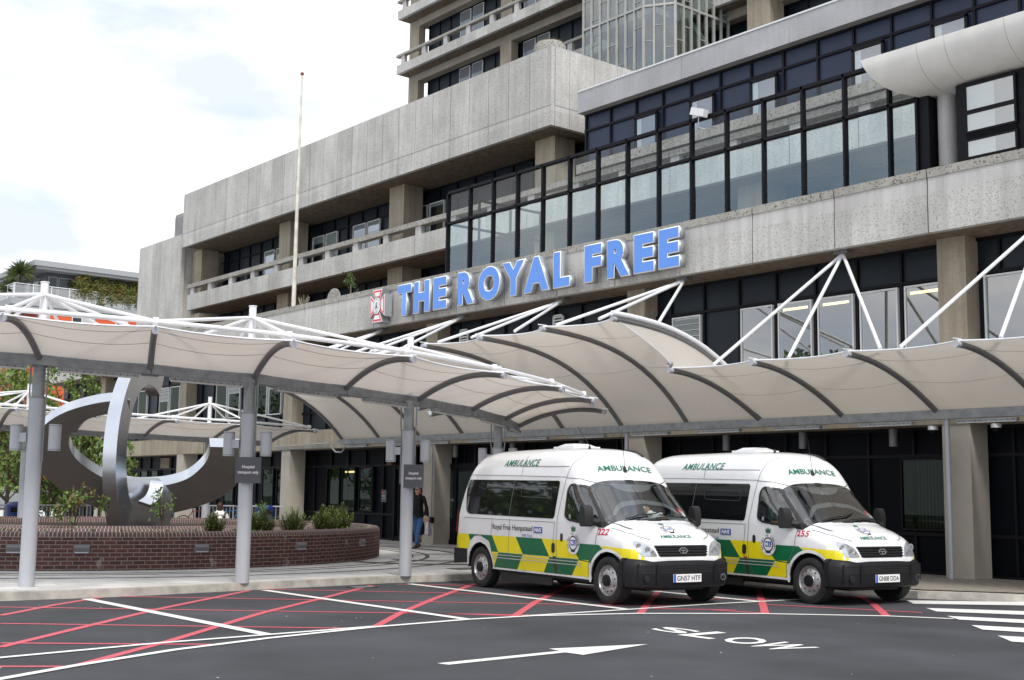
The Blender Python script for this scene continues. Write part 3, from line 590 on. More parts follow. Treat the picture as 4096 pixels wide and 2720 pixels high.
for i, z in enumerate((19.3, 22.57, 25.85, 29.1)):
    ins.box(-39.8, -36.0, 37.4, 39.5, z, z + .28, M_CAP)
    ins.add([(-35.4, 38.3, z + .2), (-35.4, 41.5, z - 1.9), (-35.4, 41.5, z - 1.6), (-35.4, 38.3, z + .5), (-36.6, 38.3, z + .2), (-36.6, 41.5, z - 1.9), (-36.6, 41.5, z - 1.6), (-36.6, 38.3, z + .5)], [(0, 1, 2, 3), (4, 5, 6, 7), (0, 1, 5, 4), (3, 2, 6, 7)], M_CAP)
    for k in range(24): ins.box(-39.7 + .16 * k, -39.67 + .16 * k, 37.38, 37.41, z + .3, z + 1.3, M_GALV)
ins.box(-39.8, -36.5, 39.6, 39.7, 14, 34, mat('shaft_back', (.10, .12, .115), .7)).box(-37.0, -36.95, 38, 41.4, 14, 34, MATS['shaft_back'])
sub(ins, 'stairs', ss)
# ------------------------------------------------------------------ sign letters
SG = empty('hospital_name_sign', (-26, 21.3, 7.0), 'big raised blue letters reading THE ROYAL FREE fixed along the concrete fascia', 'sign')
LT = [('T', -31.22, -30.47), ('H', -30.35, -29.52), ('E', -29.36, -28.66), ('R', -28.16, -27.36), ('O', -27.19, -26.21), ('Y', -26.13, -25.14), ('A', -25.21, -24.13), ('L', -24.0, -23.33), ('F', -22.81, -22.15), ('R', -21.98, -21.14), ('E', -21.04, -20.33), ('E', -20.21, -19.51)]
def solid_text(s, u0, u1, z0, z1, v0, v1, mt, off, bold):
    c = bpy.data.curves.new('t', 'FONT'); c.body = s; c.offset = bold + off; c.resolution_u = 5
    o = bpy.data.objects.new('t', c); me = bpy.data.meshes.new_from_object(o); bpy.data.objects.remove(o); bpy.data.curves.remove(c)
    return me
def letter(ch, u0, u1, z0=7.0, z1=7.98):
    BO = .078
    def flat(off):
        c = bpy.data.curves.new('t', 'FONT'); c.body = ch; c.offset = BO + off; c.resolution_u = 6
        o = bpy.data.objects.new('t', c); me = bpy.data.meshes.new_from_object(o); bpy.data.objects.remove(o); bpy.data.curves.remove(c)
        bm = bmesh.new(); bm.from_mesh(me); bpy.data.meshes.remove(me); bmesh.ops.remove_doubles(bm, verts=bm.verts, dist=1e-4); return bm
    b0 = flat(0); xs = [v.co.x for v in b0.verts]; ys = [v.co.y for v in b0.verts]; X0, X1, Y0, Y1 = min(xs), max(xs), min(ys), max(ys)
    sx, sz = (u1 - u0) / (X1 - X0), (z1 - z0) / (Y1 - Y0)
    def M(co, v): return (u0 + (co.x - X0) * sx, v, z0 + (co.y - Y0) * sz)
    r = bmesh.ops.extrude_face_region(b0, geom=list(b0.faces)); top = [e for e in r['geom'] if isinstance(e, bmesh.types.BMVert)]; ts = set(top)
    for v in b0.verts: v.co = M(v.co, 21.15 if v in ts else 21.34)
    bmesh.ops.recalc_face_normals(b0, faces=b0.faces)
    me = bpy.data.meshes.new('letter'); b0.faces.ensure_lookup_table()
    me.materials.append(M_SILV); me.materials.append(M_WHITE)
    for f in b0.faces: f.material_index = 1 if all(abs(v.co.y - 21.15) < 1e-4 for v in f.verts) else 0
    b0.to_mesh(me); b0.free(); o = bpy.data.objects.new('letter', me); COL.objects.link(o); o.parent = SG; o.matrix_parent_inverse = Matrix.Translation((26, -21.3, -7))
    b1 = flat(-.022)
    for v in b1.verts: v.co = M(v.co, 21.143)
    me = bpy.data.meshes.new('face'); me.materials.append(M_BLUE); b1.to_mesh(me); b1.free(); f = bpy.data.objects.new('face', me); COL.objects.link(f); f.parent = o
for ch, a, b in LT: letter(ch, a, b)
# badge: white cross with red arms and a round seal
bu, bz, R = -32.32, 7.47, .52
BD = empty('hospital_badge', (bu, 21.2, bz), 'round white seal on a red and white cross left of the blue letters', 'emblem')
def barm(k, w0, w1, r0, r1):
    a = math.pi / 2 * k; c, s = math.cos(a), math.sin(a); return [(c * x - s * y, s * x + c * y) for x, y in ((r0, -w0), (r1, -w1), (r1, w1), (r0, w0))]
def badge(mb, poly, v0, v1, mt, su=.78, sz=1.0):
    n = len(poly); mb.add([(x * su, v0, z * sz) for x, z in poly] + [(x * su, v1, z * sz) for x, z in poly], [tuple(range(n)), tuple(range(n, 2 * n))[::-1]] + [(i, (i + 1) % n, n + (i + 1) % n, n + i) for i in range(n)], mt)
bb = MB(); rr = MB(); ww = MB()
for k in range(4):
    badge(bb, barm(k, .12, .36, .1, .53), -.05, .22, M_SILV); badge(rr, barm(k, .12, .345, .12, .515), -.056, -.051, M_WHITE)
    badge(rr, barm(k, .13, .305, .2, .485), -.062, -.057, M_RED); badge(ww, barm(k, .13, .215, .30, .43), -.068, -.063, M_WHITE)
disc = lambda r, n=36: [(r * math.cos(6.2832 * i / n), r * math.sin(6.2832 * i / n)) for i in range(n)]
badge(rr, disc(.275), -.075, -.064, mat('badge_grey', (.10, .11, .14), .5)); badge(ww, disc(.262), -.085, -.076, M_WHITE); badge(ww, disc(.165), -.089, -.0855, mat('badge_tint', (.70, .74, .80), .5)); badge(ww, disc(.158), -.093, -.0895, M_WHITE)
tx = MB(); mtt = mat('badge_ink', (.08, .09, .13), .5)
for s, a0, a1, fl in (('THE ROYAL FREE HOSPITAL', math.radians(215), math.radians(-35), 0), ('LONDON', math.radians(240), math.radians(300), 1)):
    for i, ch in enumerate(s):
        if ch == ' ': continue
        a = a0 + (a1 - a0) * (i + .5) / len(s); rr_ = .212; rot = a - math.pi / 2 + (math.pi if fl else 0); vs, fs = textpoly(ch); h = .05; w = .032
        tx.add([((rr_ * math.cos(a) + ((x - .5) * w * math.cos(rot) - (y - .5) * h * math.sin(rot))) * .78, -.096, rr_ * math.sin(a) + (x - .5) * w * math.sin(rot) + (y - .5) * h * math.cos(rot)) for x, y in vs], fs, mtt)
# seated heraldic beast
for poly in ([(-.02, .10), (.01, .12), (.03, .08), (.02, .03), (.05, -.01), (.09, -.05), (.08, -.09), (.0, -.06), (-.05, -.09), (-.09, -.10), (-.08, -.08), (-.04, -.05), (-.03, 0), (-.05, .05)], [(.06, .03), (.08, .06), (.07, .10), (.085, .10), (.095, .06), (.075, .03)], [(-.09, -.115), (.09, -.115), (.09, -.105), (-.09, -.105)], [(-.06, .0), (-.085, .0), (-.09, -.04), (-.06, -.05)]): badge(tx, poly, -.097, -.0935, mtt)
for m_, n_ in ((bb, 'cross'), (rr, 'arm'), (ww, 'seal'), (tx, 'lettering')): m_.build(n_, BD)
# flagpole on the terrace
fp = empty('flagpole', (-39.3, 22.1, 8.0), 'tall thin white flagpole standing on the terrace behind the fascia', 'flagpole')
MB().tube([(0, 0, 0), (.0, 0, 4.5), (.02, 0, 9.0)], [.085, .06, .035], mat('pole_paint', (.62, .60, .54), .5, var=.2, vscale=3)).build('pole', fp, True)
MB().ball((.02, 0, 9.06), .07, mat('pole_ball', (.25, .05, .05), .4)).build('ball', fp, True)
# camera, lamps and clutter on the building
cc = empty('security_camera', (-19.35, 21.86, 10.72), 'white security camera on top of the black glass screen frame', 'camera')
MB().box(-.28, .16, -.24, -.08, -.02, .16, M_WFRAME).build('housing', cc, rot=(0, .35, 0)); MB().tube([(-.3, 0, .12), (-.1, 0, .1), (-.05, -.1, .05)], .02, M_WFRAME).tube([(-.1, -.1, 0), (-.12, -.1, -.25), (0, 0, -.3)], .012, M_WFRAME).build('bracket', cc)
fl = empty('floodlight', (-46.5, 21.75, 8.15), 'small black floodlight on the fascia coping at the left', 'floodlight')
MB().box(-.35, .35, -.2, .1, .12, .4, M_FRAME).build('housing', fl, rot=(.4, 0, 0)); MB().tube([(0, 0, 0), (0, 0, .2)], .03, M_FRAME).build('stem', fl)
gbl = empty('fallen_dish', (-36.4, 22.0, 8.15), 'pale round disc lying behind the terrace coping beside a small shrub', 'disc')
MB().lathe([(0, 0), (.42, .0), (.42, .05), (0, .05)], (0, 0, 0), M_AGG2, 24, axis='y').build('disc', gbl, loc=(0, 0, .05))
sb_ = MB(); leaves(sb_, (-35.2, 21.95, 8.55), (.35, .25, .42), 260, .09, [mat('shrub_leaf', (.05, .085, .02), .7), mat('shrub_leaf2', (.075, .11, .03), .7)])
sb_.tube([(-35.2, 21.95, 8.1), (-35.2, 21.95, 8.6)], .02, M_COL); tag(sb_.build('terrace_shrub'), 'small self-seeded green shrub growing on the terrace behind the coping', 'shrub')
tg = MB()
for i in range(26): a = random.uniform(0, 6.28); tg.tube([(-38.3, 21.95, 8.1), (-38.3 + math.cos(a) * .35, 21.95 + math.sin(a) * .12, 8.3 + random.uniform(.05, .3))], .008, M_COL, 4)
tag(tg.build('dead_plant'), 'tangle of bare brown twigs on the terrace at the foot of the flagpole', 'plant')
# ------------------------------------------------------------------ canopies
def bez(p, q, rise, k, n=12, ex=1.0):
    """arched rib from foot p to tip q: steep at the foot, flat at the tip"""
    p, q = Vector(p), Vector(q); r = []
    for i in range(n + 1):
        s = i / n; P_ = p.lerp(q, s); P_.z = p.z + (q.z - p.z) * (1 - (1 - s) ** ex) + k * 4 * s * (1 - s); r.append(P_)
    return r
def sheet(ribs, sag=.10, sub_=8, seam=(4, 8)):
    """membrane stretched between consecutive ribs, pulled in a little between them"""
    mbs = []; 
    for A_, B_ in zip(ribs[:-1], ribs[1:]):
        mb = MB(); n = len(A_); vs = []
        for j in range(sub_ + 1):
            t = j / sub_; s = 4 * t * (1 - t)
            for i in range(n):
                P_ = A_[i].lerp(B_[i], t); f = i / (n - 1)
                inn = (A_[0].lerp(B_[0], t) - P_); inn.z = 0
                P_ = P_ + inn * (.09 * s * f ** 3) + Vector((0, 0, -.10 * s * math.sin(math.pi * min(1, f * .9 + .05))))
                vs.append(P_)
        mb.add(vs, [(j * n + i, j * n + i + 1, (j + 1) * n + i + 1, (j + 1) * n + i) for j in range(sub_) for i in range(n - 1)], M_MEM)
        # stitched seams, a raised welt on the underside, and the hemmed outer edge
        for i in seam:
            pts = [vs[j * n + i] - Vector((0, 0, .004)) for j in range(sub_ + 1)]; mb.tube(pts, .0045, M_SEAM, 5)
        mb.tube([vs[j * n + n - 1] for j in range(sub_ + 1)], .016, M_WTUBE, 6)
        mbs.append(mb)
    return mbs
def rel(o, e): o.parent = e; o.matrix_parent_inverse = Matrix.Translation(-Vector(e.location)); return o
NEAR_F = [(-19.68, 6.6, 3.72), (-19.19, 8.2, 3.66), (-18.92, 9.92, 3.61), (-19.01, 11.77, 3.54), (-19.35, 13.59, 3.47), (-19.95, 15.33, 3.40), (-20.92, 16.99, 3.33), (-22.3, 18.5, 3.29)]
NEAR_T = [(-17.62, 5.36, 4.02), (-16.89, 7.27, 3.965), (-16.49, 9.29, 3.91), (-16.42, 11.46, 3.84), (-16.9, 13.75, 3.775), (-17.6, 15.75, 3.70), (-18.62, 17.55, 3.63), (-20.3, 19.45, 3.59)]
def butterfly(name, F_, T_, posts, mastz, label, base_z=.12, back=1.0, ends=True, top=None):
    e = empty(name, (F_[0][0], F_[0][1], base_z), label, 'canopy')
    g_ = MB(); cl = [Vector(f) for f in F_]
    a = 2 * cl[0] - cl[1]; b = cl[-1] + (cl[-1] - cl[-2]) * .06; line_ = ([a] if ends else []) + cl + [b]
    for p, q in zip(line_[:-1], line_[1:]):
        d = (q - p).normalized(); s = Vector((d.y, -d.x, 0)).normalized() * .11; u_ = Vector((0, 0, .17))
        g_.add([p - s - u_, p + s - u_, p + s, p - s, q - s - u_, q + s - u_, q + s, q - s], [(0, 1, 2, 3), (7, 6, 5, 4), (0, 4, 5, 1), (1, 5, 6, 2), (2, 6, 7, 3), (3, 7, 4, 0)], M_GALV)
    rel(g_.build('gutter_beam'), e)
    for p in cl: rel(MB().box(-.02, .02, -.14, .14, -.2, .02, M_GALV).build('bracket', loc=p), e)
    near = [bez(Vector(f) + (Vector((t[0], t[1], 0)) - Vector((f[0], f[1], 0))).normalized() * .12, t, 0, .10, ex=1.9) for f, t in zip(F_, T_)]
    if ends: near = [[2 * p - q for p, q in zip(near[0], near[1])]] + near
    far = []
    for r_ in near:
        c = r_[0]; d = (r_[-1] - r_[0]); d.z = 0; dn = d.normalized(); c2 = c - dn * .24
        far.append([c2 - Vector((p.x - c.x, p.y - c.y, 0)) * back + Vector((0, 0, p.z - c.z)) for p in r_])
    for side in (near, far):
        for r_ in side:
            rr_ = [p - Vector((0, 0, .055)) for p in r_]; o = MB().tube(rr_, .052, M_RIB, 10).build('rib', None, True); rel(o, e)
            ti = MB(); d = (rr_[-1] - rr_[-2]).normalized(); ti.tube([rr_[-1] - d * .02, rr_[-1] + d * .05], .056, M_POST, 12).tube([r_[-1] + d * -.1 + Vector((0, 0, .02)), r_[-1] + d * .12 + Vector((0, 0, .02))], .012, M_WTUBE, 6); rel(ti.build('rib_end', None, True), e)
        for m_ in sheet(side): rel(m_.build('membrane', None, True), e)
        tb = [(p[-1] + (p[0] - p[-1]).normalized() * .25 + Vector((0, 0, .14))) for p in side]
        rel(MB().tube(tb, .036, M_WTUBE, 10).build('edge_tube', None, True), e)
        for q, p in zip(tb, side):
            rel(MB().tube([q + Vector((0, 0, .05)), q - Vector((0, 0, .15))], .03, M_WTUBE, 8).tube([q - (tb[1] - tb[0]).normalized() * .04, q + (tb[1] - tb[0]).normalized() * .04], .062, M_WTUBE, 12).build('clamp', None, True), e)
    off = 1 if ends else 0
    for (x, y, zt, i) in posts:
        po = MB().tube([(x, y, base_z), (x, y, zt - .55)], .118, M_POST, 24).tube([(x, y, zt - .55), (x, y, zt)], .095, M_GALV, 24).tube([(x, y, zt - .57), (x, y, zt - .545)], .124, M_GALV, 24).build('post', None, True); rel(po, e)
        pi = MB()
        for sx in (-1, 1):
            d = Vector((.77, .64, 0)) * sx
            c = Vector((x, y, 0)); pi.tube([c + d * .15 + Vector((0, 0, zt)), c + d * .15 + Vector((0, 0, zt - .45)), c + d * .135 + Vector((0, 0, zt - .6)), c + d * .135 + Vector((0, 0, zt - 1.55))], .014, M_GALV, 6)
        rel(pi.build('conduit', None, True), e)
        mz = mastz[i]; rel(MB().tube([(x, y, zt + .1), (x, y, mz)], .062, M_WTUBE, 16).tube([(x, y, mz - .012), (x, y, mz)], .072, M_WTUBE, 16).build('mast', None, True), e)
        for side in (near, far):
            for j in (i + off - 1, i + off, i + off + 1, i + off + 2) if side is near else (i + off - 1, i + off, i + off + 1, i + off + 2):
                if 0 <= j < len(side) and not (j == i + off + 2 and side is near):
                    p = side[j]; q = p[-1] + (p[0] - p[-1]).normalized() * .25 + Vector((0, 0, .14)); h = Vector((x, y, mz - .2)); d = (q - h).normalized()
                    rel(MB().tube([h + d * .07, q], [.028, .028], M_WTUBE, 8).build('strut', None, True), e)
    return e, near, far
POSTS = [(-19.72, 6.61, 3.60, 0), (-18.92, 9.86, 3.49, 2), (-19.12, 13.28, 3.36, 4), (-20.75, 16.75, 3.18, 6)]
MZ = {0: 4.89, 2: 4.77, 4: 4.59, 6: 4.40}
butterfly('walkway_canopy', NEAR_F, NEAR_T, POSTS, MZ, 'curved cream membrane canopy on grey posts in front of the steel sculpture')
# far walkway canopy, behind the sculpture
FF = [(-36.0, 9.0, 3.45), (-36.2, 11.1, 3.42), (-36.4, 13.3, 3.38), (-36.5, 15.5, 3.35), (-36.4, 17.7, 3.32), (-36.5, 19.7, 3.28)]
FT = [(-34.0, 8.4, 3.80), (-34.1, 10.9, 3.76), (-34.3, 13.2, 3.72), (-34.4, 15.6, 3.69), (-34.3, 18.0, 3.66), (-34.6, 20.4, 3.62)]
butterfly('far_walkway_canopy', FF, FT, [(-36.25, 11.9, 3.24, 1), (-36.4, 17.6, 3.14, 4)], {1: 4.62, 4: 4.60}, 'distant cream membrane canopy seen behind the steel sculpture', back=.8)
# big canopy along the building
MC = empty('entrance_canopy', (-24, 22, 0), 'long cream membrane canopy slung from the hospital fascia over the entrance', 'canopy')
def R_(mb, name, smooth=True): return rel(mb.build(name, None, smooth), MC)
fu = [-35.43 + 2.2 * k for k in range(0, 17)]
g_ = MB().box(-35.6, 1, 21.86, 22.02, 3.22, 3.40, M_GALV); R_(g_, 'gutter_beam', False)
big = lambda u: [Vector((u, 22.0 - 4.62 * s, 3.40 + 1.86 * (1 - (1 - s) ** 2.15) )) for s in [i / 14 for i in range(15)]]
def big_rib(u, tip_v=17.38, tip_z=5.26):
    # arc fitted through the measured foot, shoulder and tip
    P0 = (21.98, 3.40); P1 = (21.04, 4.26); P2 = (19.31, 5.04); P3 = (tip_v, tip_z); pts = []
    for i in range(15):
        t = i / 14; a = [P0, P1, P2, P3]; ts = [0, .22, .60, 1.0]; v = z = 0
        for k in range(4):
            w = 1
            for m_ in range(4):
                if m_ != k: w *= (t - ts[m_]) / (ts[k] - ts[m_])
            v += a[k][0] * w; z += a[k][1] * w
        pts.append(Vector((u, v, z)))
    return pts
def small_rib(u):
    P0 = (21.98, 3.40); P1 = (21.24, 3.78); P2 = (20.2, 4.16); P3 = (19.05, 4.33); pts = []
    for i in range(15):
        t = i / 14; a = [P0, P1, P2, P3]; ts = [0, .25, .60, 1.0]; v = z = 0
        for k in range(4):
            w = 1
            for m_ in range(4):
                if m_ != k: w *= (t - ts[m_]) / (ts[k] - ts[m_])
            v += a[k][0] * w; z += a[k][1] * w
        pts.append(Vector((u, v, z)))
    return pts
bigs = [big_rib(u) for u in fu[:9]]; smalls = [small_rib(u) for u in fu[8:]]
for grp in (bigs, smalls):
    for r_ in grp:
        R_(MB().tube([p - Vector((0, 0, .06)) for p in r_], .055, M_RIB, 10), 'rib'); q = r_[-1] - Vector((0, 0, .06)); R_(MB().tube([q + Vector((0, .03, 0)), q - Vector((0, .08, 0))], .06, M_POST, 12).tube([r_[-1] + Vector((0, .1, .03)), r_[-1] + Vector((0, -.14, .03))], .013, M_WTUBE, 6), 'rib_end')
    for m_ in sheet(grp, seam=(5, 10)): R_(m_, 'membrane')
for u in fu[:1]: R_(MB().tube([p + Vector((0, 0, .03)) for p in bigs[0]], .03, M_RIB, 8), 'edge_tube')
# white arch tube and hanging gable at the step between high and low bays
arch = [p + Vector((.03, 0, .05)) for p in bigs[-1]]
R_(MB().tube([arch[-1] + Vector((0, -.1, 0))] + arch[::-1], .055, M_WTUBE, 12), 'arch_tube')
gb = MB(); n = 15; top_ = [p + Vector((.02, 0, 0)) for p in bigs[-1]]; bot = []
for i, p in enumerate(top_):
    s_ = i / 14; q = small_rib(p.x)[i]; v = p.y; 
    zz = q.z if v > 19.05 else 4.33
    # find low arch height at this v
    if v > 19.08:
        for a, b in zip(smalls[0][:-1], smalls[0][1:]):
            if a.y >= v >= b.y: zz = a.z + (b.z - a.z) * (a.y - v) / (a.y - b.y)
    else: t = (19.08 - v) / (19.08 - 17.38); zz = 4.33 + (5.20 - 4.33) * (t ** .75) ; 
    bot.append(Vector((p.x, v, zz)))
for i in range(14): gb.add([top_[i], top_[i + 1], bot[i + 1], bot[i]], [(0, 1, 2, 3)], M_MEM)
gb.tube(bot[6:], .014, M_WTUBE, 6); R_(gb, 'gable_membrane')
R_(MB().ball((fu[8], 19.02, 4.40), .06, M_GALV), 'fixing')
# drain pipe, struts to the fascia soffit
for u in (-13.25, -22.1): R_(MB().tube([(u, 21.99, 3.25), (u, 21.99, .12)], .055, M_POST, 14), 'drain_pipe')
for k, ua in enumerate((-33.0, -28.75, -24.35, -19.98, -15.45, -11.05, -6.6)):
    A_ = Vector((ua, 21.8, 6.80)); R_(MB().box(ua - .17, ua + .17, 21.7, 21.9, 6.8, 6.868, M_RIB), 'anchor_plate', False)
    hi = ua < -18
    for du in (0, 1.35, 2.95) if hi else (-1.52, .4, 2.47):
        u1 = ua + du; tv, tz = (17.72, 5.32) if hi else (19.4, 4.36)
        if hi and u1 > -17.9: u1 = -17.8; tv, tz = 18.6, 5.2
        R_(MB().tube([A_, (u1, tv, tz)], .036, M_WTUBE, 10), 'strut')
# ---- strip lights under the gutters
SLB = MB().box(-.62, .62, -.05, .05, -.055, 0, M_GALV).box(-.60, .60, -.045, .045, -.075, -.056, mat('lamp_tube', (.6, .6, .58), .3))
for k in range(11): SLB.box(-.55 + .11 * k - .008, -.55 + .11 * k + .008, -.056, -.0505, -.045, -.03, M_FRAME)
slo = SLB.build('strip_light'); first = True
def place(o, loc, rz, label, cat, group, rx=0):
    global first
    if first: r_ = o; first = False
    else: r_ = o.copy(); COL.objects.link(r_)
    r_.location = loc; r_.rotation_euler = (0, rx, rz); tag(r_, label, cat, group); return r_
sl_pts = []
cl = [Vector(f) for f in NEAR_F]; cl = [2 * cl[0] - cl[1]] + cl
for i, (a, b) in enumerate(zip(cl[:-1], cl[1:])):
    m_ = a.lerp(b, .52) - Vector((0, 0, .19)); d = b - a; s = Vector((d.y, -d.x, 0)).normalized() * .16
    place(slo, m_ + s, math.atan2(d.y, d.x), '%s strip light from the left under the gutter of the near walkway canopy' % ORD[i], 'light', 'strip lights under the canopy gutters', rx=-math.asin(d.z / d.length))
for i, u in enumerate([-34.3 + 2.2 * k for k in range(12)]):
    place(slo, (u, 21.80, 3.19), 0, '%s strip light from the left under the long canopy against the building' % ORD[i], 'light', 'strip lights under the canopy gutters')
# ---- cylinder lamps on posts and the two signs
def cyl_lamp(x, y, z, sx, label, zs=1.0):
    d = Vector((.77, .64, 0)) * sx; e = empty('cylinder_lamp', (x + d.x * .33, y + d.y * .33, z), label, 'lamp', 'cylinder lamps in pairs on the canopy posts')
    MB().tube([(0, 0, -.205), (0, 0, .205)], .095, M_POST, 20).tube([(0, 0, -.19), (0, 0, -.182)], .098, M_RIB, 20).tube([(0, 0, .182), (0, 0, .19)], .098, M_RIB, 20).build('housing', e, True)
    MB().box(-.20, -.07, -.05, .05, -.07, .07, M_POST) if sx > 0 else MB().box(-.20, -.07, -.05, .05, -.07, .07, M_POST).build('bracket', e, rot=(0, 0, math.atan2(d.y, d.x)))
nm = ['leftmost', 'second', 'third', 'rearmost']
for (x, y, zt, i), n_ in zip(POSTS, nm):
    z = 2.42
    cyl_lamp(x, y, z, -1, 'grey cylinder lamp on the left side of the %s near canopy post' % n_); cyl_lamp(x, y, z, 1, 'grey cylinder lamp on the right side of the %s near canopy post' % n_)
for (x, y, n_, z, X0, X1) in ((-18.92, 9.86, 'second', 1.98, -.18, .24), (-19.12, 13.28, 'third', 1.95, -.07, .30)):
    vd = Vector((0, 0, 0)) - Vector((x, y, 0)); vd.normalize(); a = math.atan2(vd.y, vd.x) + math.pi / 2 - .12; e = empty('transport_sign', (x + vd.x * .18, y + vd.y * .18, z), 'dark grey square sign reading Hospital transport only on the %s canopy post' % n_, 'sign', rz=a)
    # local x runs to the right as seen from the road
    MB().box(X0, X1, -.012, .012, -.215, .215, M_SIGN).build('board', e)
    t_ = MB(); text_on(t_, 'Hospital', lambda p, q: (X0 + (X1 - X0) * (.26 + p * .48), -.014, .015 + q * .065), M_WHITE, bold=.02); text_on(t_, 'transport only', lambda p, q: (X0 + (X1 - X0) * (.09 + p * .82), -.014, -.075 + q * .065), M_WHITE, bold=.02); t_.build('lettering', e)
# lamps, cameras under the canopy on the lintel
for i, u in enumerate((-32.1, -29.9, -27.2, -24.3, -19.3, -17.1, -14.8)):
    e = empty('soffit_lamp', (u, 22.5, 3.1), '%s dark cylinder downlight from the left under the lintel behind the long canopy' % ORD[i], 'lamp', 'dark downlights under the lintel')
    MB().tube([(0, 0, 0), (0, 0, -.36)], .085, M_RIB, 16).build('housing', e, True)
for i, (u, s_) in enumerate(((-13.75, 'left'), (-12.4, 'right'))):
    e = empty('dome_camera', (u, 22.3, 3.12), 'white dome camera under the lintel on the %s side of the painted column' % s_, 'camera')
    MB().tube([(0, 0, 0), (0, 0, -.08)], .10, M_WTUBE, 16).build('housing', e, True); MB().ball((0, 0, -.10), .075, M_FRAME, 6).build('dome', e, True)
e = empty('socket_box', (-30.6, 22.16, .85), 'small black socket box low on the beige column with a thin conduit', 'box'); MB().box(-.08, .08, -.04, .05, -.09, .09, M_FRAME).build('box', e); MB().tube([(0, 0, .09), (0, 0, 2.2)], .02, M_GALV).build('conduit', e)
e = empty('wall_notice', (-34.0, 22.7, 1.55), 'small dark no smoking notice beside the entrance doors', 'notice')
MB().box(-.14, .14, -.01, .01, -.2, .2, M_SIGN).build('board', e); t_ = MB(); text_on(t_, 'NO SMOKING', lambda p, q: (-.10 + p * .2, -.012, -.02 + q * .04), M_WHITE); text_on(t_, 'It is against the law', lambda p, q: (-.11 + p * .22, -.012, -.10 + q * .03), M_WHITE); t_.tube([(.0, -.012, .1), (.001, -.013, .1)], .04, M_RED, 10); t_.build('lettering', e)
t_ = MB(); text_on(t_, 'health with care', lambda p, q: (-30.2 - p * 1.0, 22.815, 1.42 + q * .10), mat('door_lettering', (.32, .34, .34), .6)); dl = rel(t_.build('door_lettering'), eo); 
# pipe and twin cameras on the lintel at the left of the entrance
e = empty('cable_pipe', (-38, 22.1, 3.1), 'thin galvanised pipe run along the lintel left of the entrance', 'pipe')
MB().tube([(-2.2, 0, .05), (1.6, 0, .1), (1.9, 0, -.1), (2.3, 0, -.12), (2.6, 0, .1), (4, 0, .1)], .03, M_GALV).tube([(-2.2, -.05, .15), (1.6, -.05, .2)], .025, M_GALV).build('pipe', e, True)
# ------------------------------------------------------------------ brick planter
def ringwall(c, R, a0, a1, z0, z1, th, mt, n=90, ry=None, round_=.10, uvs=True):
    """curved wall with a bullnose brick-on-edge coping; returns mesh with arc-length UVs"""
    me = bpy.data.meshes.new('w'); bm = bmesh.new(); uv = bm.loops.layers.uv.new('UVMap'); ry = ry or R
    prof = [(0, z0), (0, z1 - round_)] + [(round_ * (1 - math.cos(t)), z1 - round_ + round_ * math.sin(t)) for t in [math.radians(d) for d in (22, 45, 68, 90)]] + [(th - .02, z1), (th, z1 - .02), (th, z0)]
    L_ = [0]
    for a, b in zip(prof[:-1], prof[1:]): L_.append(L_[-1] + math.hypot(b[0] - a[0], b[1] - a[1]))
    rows = []; s_ = 0; prev = None; S_ = []
    for i in range(n + 1):
        a = a0 + (a1 - a0) * i / n; cx_, cy_ = c[0] + R * math.cos(a), c[1] + ry * math.sin(a)
        if prev: s_ += math.hypot(cx_ - prev[0], cy_ - prev[1])
        prev = (cx_, cy_); S_.append(s_); k = 1
        rows.append([bm.verts.new((c[0] + (R - d) * math.cos(a), c[1] + (ry - d) * math.sin(a), z)) for d, z in prof])
    mi_top = 1
    for i in range(n):
        for j in range(len(prof) - 1):
            f = bm.faces.new((rows[i][j], rows[i + 1][j], rows[i + 1][j + 1], rows[i][j + 1])); cop = prof[j][1] >= z1 - round_ - 1e-6 and j > 0
            f.material_index = 1 if cop else 0; f.smooth = True
            for l, (ii, jj) in zip(f.loops, ((i, j), (i + 1, j), (i + 1, j + 1), (i, j + 1))):
                l[uv].uv = (L_[jj] - L_[1] , S_[ii]) if cop else (S_[ii], prof[jj][1])
    bm.to_mesh(me); bm.free(); me.materials.append(mt); me.materials.append(M_BRICK2); return me
def brick_edge():
    m = M_BRICK.copy(); m.name = 'brick_on_edge'; b = [n for n in m.node_tree.nodes if n.type == 'TEX_BRICK'][0]; b.offset = 0; b.inputs['Brick Width'].default_value = .30; b.inputs['Mortar Size'].default_value = .009; b.inputs['Mortar'].default_value = (.30, .27, .24, 1); b.inputs['Color1'].default_value = (.10, .045, .04, 1); b.inputs['Color2'].default_value = (.075, .045, .045, 1); return m
M_BRICK2 = brick_edge()
PL = empty('brick_planter', (PC[0], PC[1], .12), 'round raised planter of dark red brick with low inner rings around the sculpture', 'planter')
def addw(me, name='wall'): o = bpy.data.objects.new(name, me); COL.objects.link(o); return rel(o, PL)
addw(ringwall(PC, 6.97, -2.0, 1.9, .12, .835, .30, M_BRICK, 110))
addw(ringwall((-30.0, 11.8), 5.3, -3.14, 3.14, .5, .825, .30, M_BRICK, 110), 'inner_ring')
addw(ringwall((-30.6, 12.2), 4.1, -3.14, 3.14, .5, .83, .28, M_BRICK, 90), 'inner_ring')
addw(ringwall((-30.5, 12.0), 6.2, 1.2, 4.6, .12, .835, .30, M_BRICK, 90), 'wall')
rel(MB().prism(arc(PC, 6.7, 0, 6.2832, 60), .3, .72, M_SOIL).build('soil'), PL)
